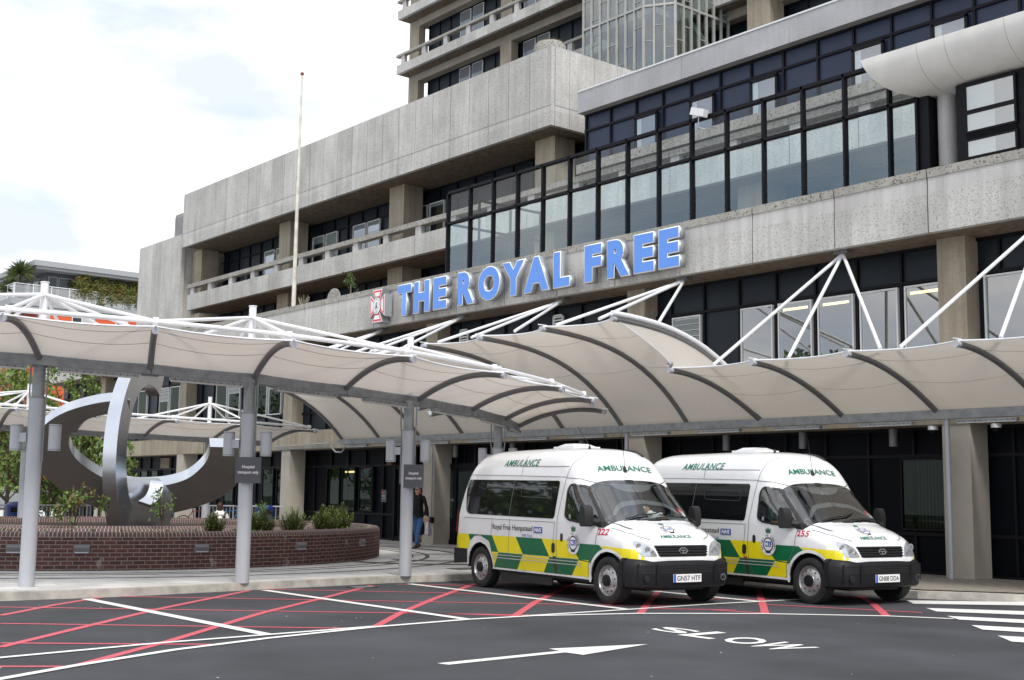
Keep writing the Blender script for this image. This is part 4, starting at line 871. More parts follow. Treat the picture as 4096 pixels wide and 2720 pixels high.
# louvred brick lights set in the wall
for i, a in enumerate((-.545, -.375, -.055, .285, .64)):
    x, y = PC[0] + 6.97 * math.cos(a), PC[1] + 6.97 * math.sin(a); e = empty('brick_light', (x, y, .52), '%s hooded grey brick light from the left set in the planter wall' % ORD[i], 'light', 'hooded lights in the planter wall', rz=a)
    MB().add([(.0, -.15, -.085), (.0, .15, -.085), (.0, .15, .085), (.0, -.15, .085), (.07, -.13, .03), (.07, .13, .03), (.02, -.13, -.07), (.02, .13, -.07)], [(3, 2, 5, 4), (4, 5, 7, 6), (0, 3, 4, 6), (1, 7, 5, 2), (6, 7, 1, 0)], M_RIB).build('hood', e)
    MB().box(.021, .06, -.12, .12, -.072, -.05, M_POST).build('lens', e)
# ------------------------------------------------------------------ steel sculpture
def steel():
    m = bpy.data.materials.new('brushed_steel'); m.use_nodes = True; t = m.node_tree; b = t.nodes['Principled BSDF']; K = t.links.new
    b.inputs['Metallic'].default_value = 1; b.inputs['Roughness'].default_value = .3; b.inputs['Base Color'].default_value = (.42, .42, .425, 1)
    g = N(t, 'ShaderNodeNewGeometry'); mp = N(t, 'ShaderNodeMapping'); mp.inputs['Scale'].default_value = (1.5, 1.5, 9); n = N(t, 'ShaderNodeTexNoise'); n.inputs['Scale'].default_value = 1; n.inputs['Detail'].default_value = 3
    K(g.outputs['Position'], mp.inputs[0]); K(mp.outputs[0], n.inputs[0]); r = N(t, 'ShaderNodeMapRange'); r.inputs[3].default_value = .20; r.inputs[4].default_value = .30; K(n.outputs[0], r.inputs[0]); K(r.outputs[0], b.inputs['Roughness'])
    n2 = N(t, 'ShaderNodeTexNoise'); n2.inputs['Scale'].default_value = 1.3; n2.inputs['Detail'].default_value = 4; K(g.outputs['Position'], n2.inputs[0]); cr = N(t, 'ShaderNodeValToRGB'); K(n2.outputs[0], cr.inputs[0])
    cr.color_ramp.elements[0].color = (.58, .62, .68, 1); cr.color_ramp.elements[1].color = (.70, .73, .78, 1); K(cr.outputs[0], b.inputs['Base Color']); return m
M_ST = steel()
SC = (-30.0, 12.2); e = empty('steel_sculpture', (SC[0], SC[1], .8), 'large brushed steel sculpture of two interlocking curved bands standing in the planter', 'sculpture')
fwd = Vector((-SC[0], -SC[1], 0)).normalized() * 1.0   # towards the viewer
rgt = Vector((-fwd.y, fwd.x, 0))                       # right of the viewer
D0 = math.hypot(*SC); PX = D0 / 2850.
def fr_pt(px, py, d=0):   # front-elevation coordinates: px,py picture units at the sculpture's distance, d = depth away from viewer (m)
    return Vector((SC[0], SC[1], 0)) + rgt * ((px - 281 - (1126 - py) * .045) * PX) + Vector((0, 0, 1.62 + (1126 - py) * PX)) - fwd * d
def band(outer, inner, lean, thick, name):
    """closed band plate between outer and inner outlines; lean = how far the top comes forward per metre of height; thick = plate depth"""
    n = len(outer); mb = MB(); nv = Vector((0, 0, 0)) - fwd; ax = (nv + Vector((0, 0, lean))).normalized()   # plate normal, away from viewer and up
    def pt(p, k): q = fr_pt(*p); h = q.z - 2.2; return q + fwd * (h * lean) + ax * (thick * k)
    for seq in ((outer, inner),):
        vs = [pt(p, 0) for p in outer] + [pt(p, 0) for p in inner] + [pt(p, 1) for p in outer] + [pt(p, 1) for p in inner]; fs = []
        for i in range(n - 1):
            fs += [(i, i + 1, n + i + 1, n + i), (2 * n + i, 3 * n + i, 3 * n + i + 1, 2 * n + i + 1), (i, 2 * n + i, 2 * n + i + 1, i + 1), (n + i, n + i + 1, 3 * n + i + 1, 3 * n + i)]
        fs += [(0, n, 3 * n, 2 * n), (n - 1, 3 * n - 1, 4 * n - 1, 2 * n - 1)]
        mb.add(vs, fs, M_ST)
    return rel(mb.build(name, None, True), e)
def cat(pts, n):
    """smooth curve through points"""
    P_ = [Vector((*p, 0)) for p in pts]; out = []; m_ = len(P_) - 1
    for k in range(n + 1):
        t = k / n * m_; i = min(int(t), m_ - 1); f = t - i; a = P_[max(i - 1, 0)]; b = P_[i]; c = P_[i + 1]; d = P_[min(i + 2, m_)]
        q = .5 * ((2 * b) + (c - a) * f + (2 * a - 5 * b + 4 * c - d) * f * f + (3 * b - a - 3 * c + d) * f ** 3); out.append((q.x, q.y))
    return out
outer = cat([(300, 934), (235, 942), (165, 965), (120, 1000), (107, 1045), (118, 1088), (160, 1128), (225, 1163), (300, 1184), (380, 1178), (450, 1160), (505, 1135), (540, 1098), (553, 1060), (545, 1028)], 60)
inner = cat([(300, 962), (250, 966), (212, 978), (185, 1000), (175, 1028), (190, 1060), (228, 1090), (268, 1108), (305, 1117), (345, 1117), (385, 1112), (425, 1098), (455, 1072), (469, 1048), (471, 1028)], 60)
band(outer, inner, .55, .50, 'band')
# second band: a ring standing across the view, seen nearly edge on
mb = MB(); nrm = (rgt * .93 + fwd * .37).normalized(); rad = Vector((-nrm.y, nrm.x, 0)); rad = rad if rad.dot(fwd) < 0 else -rad   # rad points away from viewer
c0 = fr_pt(322, 1052, 0) - fwd * .45
vs = []; n = 44; a0, a1 = math.radians(232), math.radians(58)
for i in range(n + 1):
    a = a0 + (a1 - a0) * i / n; wd = .16 + .16 * (1 - i / n)    # plate gets narrower towards the tip
    for R2, k in ((1.92, -1), (1.92, 1), (1.92 - .46 - .25 * (1 - i / n), 1), (1.92 - .46 - .25 * (1 - i / n), -1)):
        vs.append(c0 + rad * (R2 * math.cos(a)) * 1.0 + Vector((0, 0, R2 * 1.30 * math.sin(a))) + nrm * (.165 * k))
fs = [];
for i in range(n):
    for k in range(4): fs.append((i * 4 + k, i * 4 + (k + 1) % 4, (i + 1) * 4 + (k + 1) % 4, (i + 1) * 4 + k))
fs += [(0, 1, 2, 3), tuple(range(n * 4, n * 4 + 4))]; mb.add(vs, fs, M_ST); rel(mb.build('arch_band', None, True), e)
# foot and curled tail
ft = MB(); vs = []
for py, x0, x1, d0, d1 in ((1210, 279, 383, -.3, .6), (1170, 264, 394, -.4, .6), (1130, 254, 388, -.5, .5), (1098, 258, 362, -.5, .4)):
    vs += [fr_pt(x0, py, d0), fr_pt(x1, py, d0 + .35), fr_pt(x1, py, d1), fr_pt(x0, py, d1)]
ft.add(vs, [(i * 4 + k, i * 4 + (k + 1) % 4, i * 4 + 4 + (k + 1) % 4, i * 4 + 4 + k) for i in range(3) for k in range(4)] + [(0, 3, 2, 1), (12, 13, 14, 15)], M_ST); rel(ft.build('foot', None, True), e)
tl = MB(); L1 = cat([(343, 1104), (340, 1122), (332, 1138), (318, 1148)], 12); L2 = cat([(371, 1106), (368, 1126), (358, 1146), (342, 1156)], 12); n = 13
vs = [fr_pt(*p, -.62 - .5 * i / 12) for i, p in enumerate(L1)] + [fr_pt(*p, -.62 - .5 * i / 12) for i, p in enumerate(L2)] + [fr_pt(p[0], p[1] + 6, -.50 - .45 * i / 12) for i, p in enumerate(L1)] + [fr_pt(p[0], p[1] + 6, -.5 - .45 * i / 12) for i, p in enumerate(L2)]
tl.add(vs, [f for i in range(12) for f in ((i, i + 1, n + i + 1, n + i), (2 * n + i, 3 * n + i, 3 * n + i + 1, 2 * n + i + 1), (i, 2 * n + i, 2 * n + i + 1, i + 1), (n + i, n + i + 1, 3 * n + i + 1, 3 * n + i))] + [(12, 38, 51, 25), (0, 13, 39, 26)], M_ST); rel(tl.build('tail', None, True), e)
# ------------------------------------------------------------------ planting
G1 = mat('leaf_green', (.075, .135, .025), .55); G2 = mat('leaf_light', (.15, .235, .04), .55); G3 = mat('leaf_dark', (.028, .055, .014), .6); G4 = mat('leaf_olive', (.11, .12, .03), .6); G5 = mat('leaf_rust', (.15, .085, .025), .6); M_BARK = mat('bark', (.06, .045, .03), .9, var=.3, vscale=10)
def shrub(x, y, r, h, n, size, mts, label, z0=.74, cat_='shrub', group='low plants in the brick planter', name='shrub'):
    mb = MB()
    for k in range(5): a = k * 1.3; mb.tube([(x, y, z0), (x + math.cos(a) * r * .5, y + math.sin(a) * r * .5, z0 + h * .8)], [.012, .005], M_BARK, 5)
    leaves(mb, (x, y, z0 + h * .5), (r, r, h * .5), n, size, mts, up=.5); return tag(mb.build(name), label, cat_, group)
def bamboo_tuft(x, y, r, h, label):
    mb = MB()
    for i in range(150):
        a = random.uniform(0, 6.28); rr_ = random.uniform(0, r); bx_, by_ = x + math.cos(a) * rr_ * .4, y + math.sin(a) * rr_ * .4; H = h * random.uniform(.5, 1.05) * (1 - .4 * rr_ / r); px_, py_ = bx_ + math.cos(a) * rr_ * .5, by_ + math.sin(a) * rr_ * .5
        mb.tube([(bx_, by_, .74), (px_, py_, .74 + H)], [.006, .003], G4, 3, False)
        for k in range(8):
            t = random.uniform(.3, 1); P_ = Vector((bx_ + (px_ - bx_) * t, by_ + (py_ - by_) * t, .74 + H * t)); d = Vector((random.gauss(0, 1), random.gauss(0, 1), random.uniform(-.3, .6))).normalized(); s_ = d.cross(Vector((0, 0, 1))).normalized() * .012; l = random.uniform(.07, .13)
            mb.add([P_ - s_ * .3, P_ + d * l * .4 + s_, P_ + d * l, P_ + d * l * .4 - s_], [(0, 1, 2, 3)], random.choice((G1, G2, G4, G2)))
    return tag(mb.build('bamboo_plant'), label, 'plant', 'low plants in the brick planter')
def onarc(a, d): return PC[0] + (6.97 - d) * math.cos(a), PC[1] + (6.97 - d) * math.sin(a)
for i, (a, d, r, h, lb_) in enumerate(((.74, .7, .36, .66, 'rightmost tall bamboo clump behind the planter rim'), (.64, .75, .32, .62, 'low bamboo clump just left of the rightmost tall clump'), (.55, .7, .34, .62, 'feathery bamboo clump third from the right end of the planter'), (.38, .8, .44, .62, 'wide bright bamboo clump between two smaller tufts on the planter'), (.255, .9, .32, .58, 'small bamboo tuft just right of the second grey post'), (.20, .8, .26, .45, 'tiny bamboo tuft beside the second grey post'), (.03, .7, .3, .52, 'thin bamboo tuft just left of the second grey post'))):
    x, y = onarc(a, d); bamboo_tuft(x, y, r, h, lb_)
x, y = onarc(-.42, 2.9); shrub(-27.3, 10.1, .55, .95, 360, .11, [G2, G1, G5, G4], 'young shrub with green and reddish leaf tips left of the sculpture foot')
shrub(-26.1, 11.6, .26, .95, 130, .09, [G1, G2], 'thin leafy sapling hanging in front of the curled steel tail', z0=.85)
shrub(-27.5, 14.6, .35, .7, 200, .09, [G2, G1], 'loose green shrub between the sculpture and the seated person')
for i, (a, d) in enumerate(((-.95, .6), (-1.25, .9))):
    x, y = onarc(a, d); mb = MB()
    for k in range(34): b_ = random.uniform(0, 6.28); s_ = random.uniform(.1, .3); mb.add([(x, y, .74), (x + .03, y, .74), (x + math.cos(b_) * s_, y + math.sin(b_) * s_, .74 + random.uniform(.2, .45))], [(0, 1, 2)], random.choice((G1, G2)))
    tag(mb.build('strap_plant'), ['bright strap-leaved plant at the left end of the planter', 'second strap-leaved plant beyond the left end of the planter'][i], 'plant', 'low plants in the brick planter')
wd = MB()
for i in range(90):
    a = random.uniform(-1.2, .9); x, y = onarc(a, random.uniform(.35, 1.1)); leaves(wd, (x, y, .80), (.09, .09, .06), 7, .07, [G2, G1])
tag(wd.build('weeds'), 'scattered bright green weeds along the soil of the planter', 'weeds', kind='stuff')
def tree(x, y, h, cr_, n, size, mts, label, trunk=.08, lean=0, group='young trees beyond the planter', zc=.62, name='leafy_tree'):
    e = empty(name, (x, y, .12), label, 'tree', group); tm = MB(); tip = Vector((lean, 0, h * .75)); tm.tube([(0, 0, 0), (lean * .3, 0, h * .35), tip], [trunk, trunk * .7, trunk * .25], M_BARK, 8)
    cm = MB()
    for k in range(15):
        a = random.uniform(0, 6.28); z = h * random.uniform(.22, .85); r_ = cr_ * random.uniform(.45, 1.0) * (1 - .35 * abs(z / h - .5)); q = Vector((math.cos(a) * r_ + lean * z / h, math.sin(a) * r_, z + h * .08)); tm.tube([(lean * z / h * .6, 0, z * .8), q * .6 + Vector((0, 0, z * .35)), q], [trunk * .35, trunk * .2, .008], M_BARK, 5)
        leaves(cm, q, (cr_ * .42, cr_ * .42, h * .12), n // 15, size, mts)
    tm.build('trunk', e, True); cm.build('crown', e)
LM = [G1, G2, G2, G4]
for i, (x, y, h, r_) in enumerate(((-43, 13.6, 5.4, 1.4), (-46, 15.4, 6.2, 1.5), (-39.8, 13.9, 3.2, 1.1), (-41, 15.2, 3.5, 1.1), (-47, 16.8, 6.6, .9), (-45.5, 14.4, 4.2, 1.3), (-42, 16.4, 3.3, 1.1), (-52, 17.0, 6.8, 1.6))):
    tree(x, y, h, r_, 2300, .17, LM, ['young light green tree at the left edge behind the leftmost post', 'taller light green tree against the orange building', 'low bushy tree behind the leftmost grey post', 'green tree between the leftmost post and the sculpture ring', 'slim tree showing above the far canopy beside the orange panels', 'low leafy tree under the far canopy left of the sculpture', 'smallest leafy tree behind the sculpture ring by the railing', 'farthest tree in front of the orange panels at the left edge'][i])
# railing beyond the planter, bins, bicycles, seated visitor
RL = empty('railing', (-38.6, 10, .12), 'long low grey railing of upright bars beyond the planter', 'railing')
rp = [(-38.5, 10.5), (-39, 12.5), (-40.2, 17), (-40.4, 20.6), (-39.3, 22.0)]; rm = MB()
for (a, b) in zip(rp[:-1], rp[1:]):
    rm.tube([(*a, 1.12), (*b, 1.12)], .025, M_POST, 6).tube([(*a, .2), (*b, .2)], .018, M_POST, 6); d = Vector((b[0] - a[0], b[1] - a[1])); n = int(d.length / .13)
    for k in range(n): p = Vector(a) + d * k / n; rm.tube([(p.x, p.y, .2), (p.x, p.y, 1.12)], .009 if k % 10 else .02, M_POST, 4, False)
rel(rm.build('bars'), RL)
for (x, y, s_, lb_) in ((-38.3, 12.4, 1, 'blue litter bin with a dark slot at the left behind the planter'), (-34.4, 18.6, 1, 'blue litter bin behind the second grey post')):
    e = empty('litter_bin', (x, y, .12), lb_, 'bin', 'blue litter bins'); bl = mat('bin_blue', (.012, .03, .16), .4)
    MB().lathe([(0, 0), (.27, 0), (.29, .85), (.30, .88), (.30, 1.02), (.22, 1.10), (0, 1.12)], (0, 0, 0), bl, 20).build('body', e, True); MB().box(.10, .31, -.16, .16, .80, .95, M_FRAME).build('slot', e, rot=(0, 0, -.3))
def bicycle(x, y, rz, label, col):
    e = empty('bicycle', (x, y, .12), label, 'bicycle', 'bicycles at the railing', rz); fm = mat('bike_' + col, {'red': (.3, .02, .02), 'blue': (.01, .15, .35)}[col], .4)
    for wx in (-.5, .5):
        w = MB(); pts = [(wx + .33 * math.cos(a), 0, .34 + .33 * math.sin(a)) for a in [6.2832 * k / 20 for k in range(21)]]; w.tube(pts, .018, M_RUBBER, 5, False)
        for k in range(8): w.tube([(wx, 0, .34), (wx + .32 * math.cos(k * .785), 0, .34 + .32 * math.sin(k * .785))], .003, M_GALV, 3, False)
        w.build('wheel', e)
    f = MB(); 
    for a, b in (((-.5, .34), (-.05, .30)), ((-.5, .34), (-.15, .85)), ((-.05, .3), (-.18, .92)), ((-.05, .3), (.38, .82)), ((-.15, .82), (.36, .86)), ((.5, .34), (.34, 1.0))): f.tube([(a[0], 0, a[1]), (b[0], 0, b[1])], .016, fm, 6)
    f.build('frame', e); MB().box(-.30, -.08, -.06, .06, .92, .96, M_BLACK).build('saddle', e); MB().tube([(.30, -.22, 1.02), (.34, 0, 1.02), (.30, .22, 1.02)], .014, M_BLACK, 6).build('handlebar', e)
bicycle(-39.9, 19.0, 1.55, 'dark red bicycle leaning at the railing right of the sculpture', 'red'); bicycle(-39.9, 20.2, 1.6, 'blue bicycle leaning at the railing behind the seated person', 'blue')
# ------------------------------------------------------------------ people
def skin(name, chains, mt, parent, sub_=1):
    """one continuous body: joints given as a tree of (parent index, position, radius)"""
    me = bpy.data.meshes.new(name); me.from_pydata([c[1] for c in chains], [(c[0], i) for i, c in enumerate(chains) if c[0] is not None], [])
    o = bpy.data.objects.new(name, me); COL.objects.link(o); sk = o.modifiers.new('s', 'SKIN'); ly = me.skin_vertices[0] if me.skin_vertices else None
    if ly is None: bm = bmesh.new(); bm.from_mesh(me); bm.verts.layers.skin.verify(); bm.to_mesh(me); bm.free(); ly = me.skin_vertices[0]
    for i, c in enumerate(chains):
        r_ = c[2]; ly.data[i].radius = (r_, r_) if not isinstance(r_, tuple) else r_; ly.data[i].use_root = (i == 0)
    ss_ = o.modifiers.new('u', 'SUBSURF'); ss_.levels = ss_.render_levels = sub_
    me.materials.append(mt); sk.use_smooth_shade = True
    dg = bpy.context.evaluated_depsgraph_get(); m2 = bpy.data.meshes.new_from_object(o.evaluated_get(dg), depsgraph=dg); o.modifiers.clear(); o.data = m2
    if not m2.materials: m2.materials.append(mt)
    o.parent = parent; return o
SKIN_ = mat('skin', (.50, .28, .20), .55); SKIN2 = mat('skin_ruddy', (.48, .23, .15), .55)
def head(parent, c, s=1., hair=mat('dark_hair', (.012, .010, .010), .7), face=(0, -1), long_=False, glasses=False, sk=SKIN_, faceless=False):
    hd = empty_rel('head', parent, c, math.atan2(face[1], face[0]) + math.pi / 2)
    m_ = MB(); m_.ball((0, 0, 0), (.076 * s, .094 * s, .115 * s), sk, 9); m_.ball((0, -.012, -.06 * s), (.058 * s, .075 * s, .06 * s), sk, 7)
    m_.add([(-.014, -.09, .0), (.014, -.09, .0), (0, -.088, .04), (0, -.118, -.012)], [(0, 1, 3), (1, 2, 3), (2, 0, 3)], sk); m_.ball((.077, .005, -.01), (.012, .02, .03), sk, 5).ball((-.077, .005, -.01), (.012, .02, .03), sk, 5)
    for sx in (-.03, .03): m_.ball((sx, -.084, .015), (.013, .008, .008), mat('eye', (.03, .02, .02), .3), 5)
    m_.box(-.024, .024, -.092, -.082, -.052, -.044, mat('lips', (.30, .09, .08), .6)); m_.build('face', hd, True)
    h_ = MB(); h_.ball((0, .022, .03), (.084 * s, .092 * s, .103 * s), hair, 9)
    if long_: h_.ball((0, .05, -.05), (.082, .06, .12), hair, 8)
    h_.build('hair', hd, True)
    if glasses: MB().box(-.06, -.008, -.102, -.096, .0, .03, M_FRAME).box(.008, .06, -.102, -.096, .0, .03, M_FRAME).box(-.07, .07, -.103, -.098, .026, .032, M_FRAME).build('glasses', hd)
def empty_rel(name, parent, loc, rz=0):
    o = bpy.data.objects.new(name, None); COL.objects.link(o); o.parent = parent; o.location = loc; o.rotation_euler = (0, 0, rz); o.empty_display_size = .05; return o
def hand(parent, c, down=(0, 0, -1), side=1, mt=SKIN_, name='hand'):
    d = Vector(down).normalized(); s_ = d.cross(Vector((0, 1, 0))); s_ = s_.normalized() if s_.length > .1 else Vector((1, 0, 0)); f = s_.cross(d); m_ = MB(); c = Vector(c)
    m_.ball(c + d * .045, (.024, .038, .05), mt, 6)
    for k in range(4):
        b_ = c + d * .08 + f * (-.028 + .019 * k); l = (.06, .072, .068, .052)[k]; m_.tube([b_, b_ + d * l * .5 + s_ * .006 * side, b_ + d * l + s_ * .028 * side], [.009, .0085, .006], mt, 6)
    b_ = c + d * .03 + f * .035; m_.tube([b_, b_ + d * .03 + f * .018 + s_ * .01 * side, b_ + d * .055 + f * .02 + s_ * .02 * side], [.011, .010, .007], mt, 6); return m_.build(name, parent, True)
def shoe(parent, c, rz, mt, pitch=0):
    m_ = MB(); prof_ = [(-.07, .032, .07), (-.03, .038, .085), (.05, .040, .07), (.12, .046, .055), (.18, .040, .045), (.205, .015, .03)]; vs = []
    for x, w, h in prof_: vs += [(x, -w, 0), (x, w, 0), (x, w * .8, h * .8), (x, 0, h), (x, -w * .8, h * .8)]
    m_.add(vs, [(i * 5 + k, i * 5 + (k + 1) % 5, i * 5 + 5 + (k + 1) % 5, i * 5 + 5 + k) for i in range(5) for k in range(5)] + [(0, 1, 2, 3, 4), (29, 28, 27, 26, 25)], mt); return m_.build('shoe', parent, True, loc=c, rot=(0, pitch, rz))
# walking man: local x = walking direction
JEAN = mat('blue_denim', (.045, .115, .27), .85, var=.25, vscale=14); KNIT = mat('black_knit', (.006, .006, .008), .9); SHOE = mat('brown_shoe', (.10, .045, .03), .6)
mw = empty('person', (-28.86, 20.45, .12), 'man in black jumper, blue jeans and glasses striding past the beige column', 'person', rz=-1.05)
skin('body', [(None, (0, 0, .93), (.125, .16)), (0, (.01, 0, 1.12), (.11, .15)), (1, (.02, 0, 1.32), (.12, .175)), (2, (.03, 0, 1.44), (.08, .13)), (3, (.04, 0, 1.52), .05), (3, (.03, .19, 1.40), .058), (5, (-.04, .22, 1.13), .045), (6, (.06, .22, .90), .034), (3, (.03, -.19, 1.40), .058), (8, (.10, -.22, 1.13), .045), (9, (.22, -.21, .92), .034)], KNIT, mw)
skin('jeans', [(None, (0, 0, .90), (.13, .16)), (0, (.03, .09, .80), .10), (1, (.16, .09, .48), .072), (2, (.30, .09, .10), .062), (0, (-.02, -.09, .80), .10), (4, (-.02, -.09, .47), .07), (5, (-.26, -.09, .13), .058)], JEAN, mw)
shoe(mw, (.32, .09, .0), 0, SHOE); shoe(mw, (-.28, -.09, .03), 0, SHOE, .45); hand(mw, (.065, .22, .88)); hand(mw, (.235, -.21, .90)); head(mw, (.07, 0, 1.62), face=(1, -.1), glasses=True)
MB().tube([(.05, 0, 1.47), (.065, 0, 1.56)], [.055, .05], SKIN_, 10).build('neck', mw, True)
ww_ = empty('person', (-29.72, 21.08, .12), 'dark haired woman in a long black coat walking behind the man with a white bag', 'person', rz=-1.05)
skin('body', [(None, (0, 0, .88), (.14, .17)), (0, (.0, 0, 1.10), (.11, .14)), (1, (.0, 0, 1.27), (.11, .155)), (2, (.0, 0, 1.37), (.07, .11)), (3, (.0, 0, 1.44), .045), (3, (.0, .17, 1.34), .055), (5, (-.03, .24, 1.08), .055), (6, (.04, .30, .86), .05), (3, (.0, -.17, 1.34), .055), (8, (.02, -.20, 1.08), .05), (9, (.08, -.2, .88), .04), (0, (.02, .03, .45), (.17, .20)), (11, (.02, .03, .30), (.17, .21))], KNIT, ww_)
skin('legs', [(None, (0, .06, .45), .05), (0, (.12, .08, .10), .035), (0, (-.08, -.05, .10), .035)], SKIN_, ww_); shoe(ww_, (.13, .08, 0), 0, KNIT); shoe(ww_, (-.1, -.05, 0), 0, KNIT); hand(ww_, (.05, .31, .84)); head(ww_, (.02, 0, 1.52), face=(1, 0), long_=True)
bgm = MB(); vs = []
for z, w, t_ in ((.72, .03, .02), (.66, .09, .04), (.5, .13, .06), (.36, .15, .07), (.30, .11, .05)): vs += [(.05 - w, .32 - t_, z), (.05 + w, .32 - t_ * .6, z), (.05 + w * .9, .32 + t_, z), (.05 - w, .32 + t_, z)]
bgm.add(vs, [(i * 4 + k, i * 4 + (k + 1) % 4, i * 4 + 4 + (k + 1) % 4, i * 4 + 4 + k) for i in range(4) for k in range(4)] + [(16, 17, 18, 19)], mat('plastic_bag', (.62, .62, .64), .4, var=.15, vscale=16)); bgm.tube([(.05, .32, .71), (.05, .32, .80)], .012, MATS['plastic_bag'], 6)
bo = bgm.build('carrier_bag', None, True, loc=(-29.72, 21.08, .12), rot=(0, 0, -1.05)); tag(bo, 'white plastic carrier bag with dark print held by the woman in black', 'bag')
st = empty('person', (-35.2, 17.5, -.13), 'brown haired person in a white top seated with back turned beyond the planter', 'person', rz=math.atan2(17.5, -35.2) + math.pi / 2 - math.pi / 2)
WT = mat('white_top', (.80, .79, .78), .8)
skin('body', [(None, (0, 0, .58), (.15, .19)), (0, (-.02, 0, .82), (.13, .18)), (1, (.0, 0, 1.0), (.12, .20)), (2, (.02, 0, 1.12), (.07, .12)), (3, (.04, 0, 1.18), .05), (3, (.02, .20, 1.06), .065), (5, (.06, .27, .82), .055), (6, (.22, .22, .68), .04), (3, (.02, -.20, 1.06), .065), (8, (.06, -.27, .82), .055), (9, (.22, -.22, .68), .04)], WT, st)
skin('trousers', [(None, (0, 0, .55), (.14, .18)), (0, (.12, .1, .55), .09), (1, (.45, .1, .52), .065), (2, (.45, .1, .12), .05), (0, (.12, -.1, .55), .09), (4, (.45, -.1, .52), .065), (5, (.45, -.1, .12), .05)], mat('dark_trousers', (.02, .02, .03), .8), st)
head(st, (.05, 0, 1.28), 1.12, mat('brown_hair', (.05, .018, .010), .6), face=(1, 0), long_=True); hand(st, (.24, .2, .66), (1, 0, -.5)); hand(st, (.24, -.2, .66), (1, 0, -.5)); shoe(st, (.45, .1, 0), 0, KNIT); shoe(st, (.45, -.1, 0), 0, KNIT)
e = empty('garden_bench', (-35.2, 17.5, -.13), 'low brick bench under the seated person beyond the planter', 'bench'); MB().box(-.2, .35, -1.2, 1.2, 0, .42, M_COL).build('seat', e)
e.rotation_euler = (0, 0, math.atan2(17.5, -35.2)); e.location = (-35.25, 17.53, -.05)
# ------------------------------------------------------------------ orange clad apartment block far left
k = 1.35; OU = -76.47 * k; OV = 25.41 * k; zf = lambda z: 1.62 + (z - 1.62) * k
AB = empty('apartment_block', (OU, OV, 0), 'distant apartment block with orange panels and a planted roof terrace', 'building')
def O_(mb, name, smooth=False): return rel(mb.build(name, None, smooth), AB)
M_OR = mat('orange_panel', (.62, .095, .025), .6, var=.10, vscale=.5); M_OG = mat('pale_render', (.42, .43, .44), .8); M_OF = mat('grey_roof_edge', (.33, .34, .36), .5); M_OD = mat('dark_window', (.02, .03, .035), .08)
O_(MB().box(OU - 22, OU, OV, OV + 22, 0, zf(13.1), M_OG), 'wall')
rf = MB(); ex = .9
rf.box(OU - 24, OU + ex, OV - ex, OV + 24, zf(15.17), zf(15.50), M_OF).box(OU - 24, OU + ex - .25, OV - ex + .25, OV + 24, zf(15.0), zf(15.168), M_OG); O_(rf, 'roof')
O_(MB().box(OU - 20, OU - .6, OV + .6, OV + 22, zf(13.12), zf(15.0), mat('dark_cladding', (.07, .075, .085), .5)), 'penthouse')
for y0, y1 in ((.75, 1.5), (1.6, 2.9)): w = O_(MB().box(OU - .62, OU - .5, OV + y0, OV + y1, zf(13.3), zf(14.75), M_OF), 'window'); sub(MB().box(OU - .52, OU - .48, OV + y0 + .06, OV + y1 - .06, zf(13.35), zf(14.7), M_OD), 'pane', w).matrix_parent_inverse = Matrix()
for x0 in (2.0, 4.2, 7, 10): w = O_(MB().box(OU - x0 - 1.5, OU - x0, OV + .5, OV + .62, zf(13.3), zf(14.7), M_OF), 'window'); sub(MB().box(OU - x0 - 1.42, OU - x0 - .08, OV + .46, OV + .52, zf(13.35), zf(14.65), M_OD), 'pane', w)
O_(MB().box(OU - 24, OU + .25, OV - 2.4, OV + 24, zf(12.72), zf(13.12), M_OF).box(OU - 24, OU + .15, OV - 2.3, OV + 24, zf(12.55), zf(12.70), M_OG), 'terrace_edge')
rg = MB(); 
for (a, b) in (((OU + .15, OV - 2.2), (OU + .15, OV + 14)), ((OU + .15, OV - 2.2), (OU - 20, OV - 2.2))): rg.tube([(*a, zf(14.02)), (*b, zf(14.02))], .04, M_WTUBE, 6)
for i in range(10): rg.box(OU + .12, OU + .18, OV - 2.2 + 1.5 * i, OV - 2.15 + 1.5 * i, zf(13.1), zf(14.02), M_WTUBE).box(OU - 1.5 * i - .06, OU - 1.5 * i + .02, OV - 2.23, OV - 2.17, zf(13.1), zf(14.02), M_WTUBE)
rgo = O_(rg, 'terrace_rail'); sub(MB().quad((OU + .15, OV - 2.2, zf(13.15)), (OU + .15, OV + 14, zf(13.15)), (OU + .15, OV + 14, zf(13.95)), (OU + .15, OV - 2.2, zf(13.95)), M_GLASS).quad((OU + .15, OV - 2.22, zf(13.15)), (OU - 20, OV - 2.22, zf(13.15)), (OU - 20, OV - 2.22, zf(13.95)), (OU + .15, OV - 2.22, zf(13.95)), M_GLASS), 'pane', rgo)
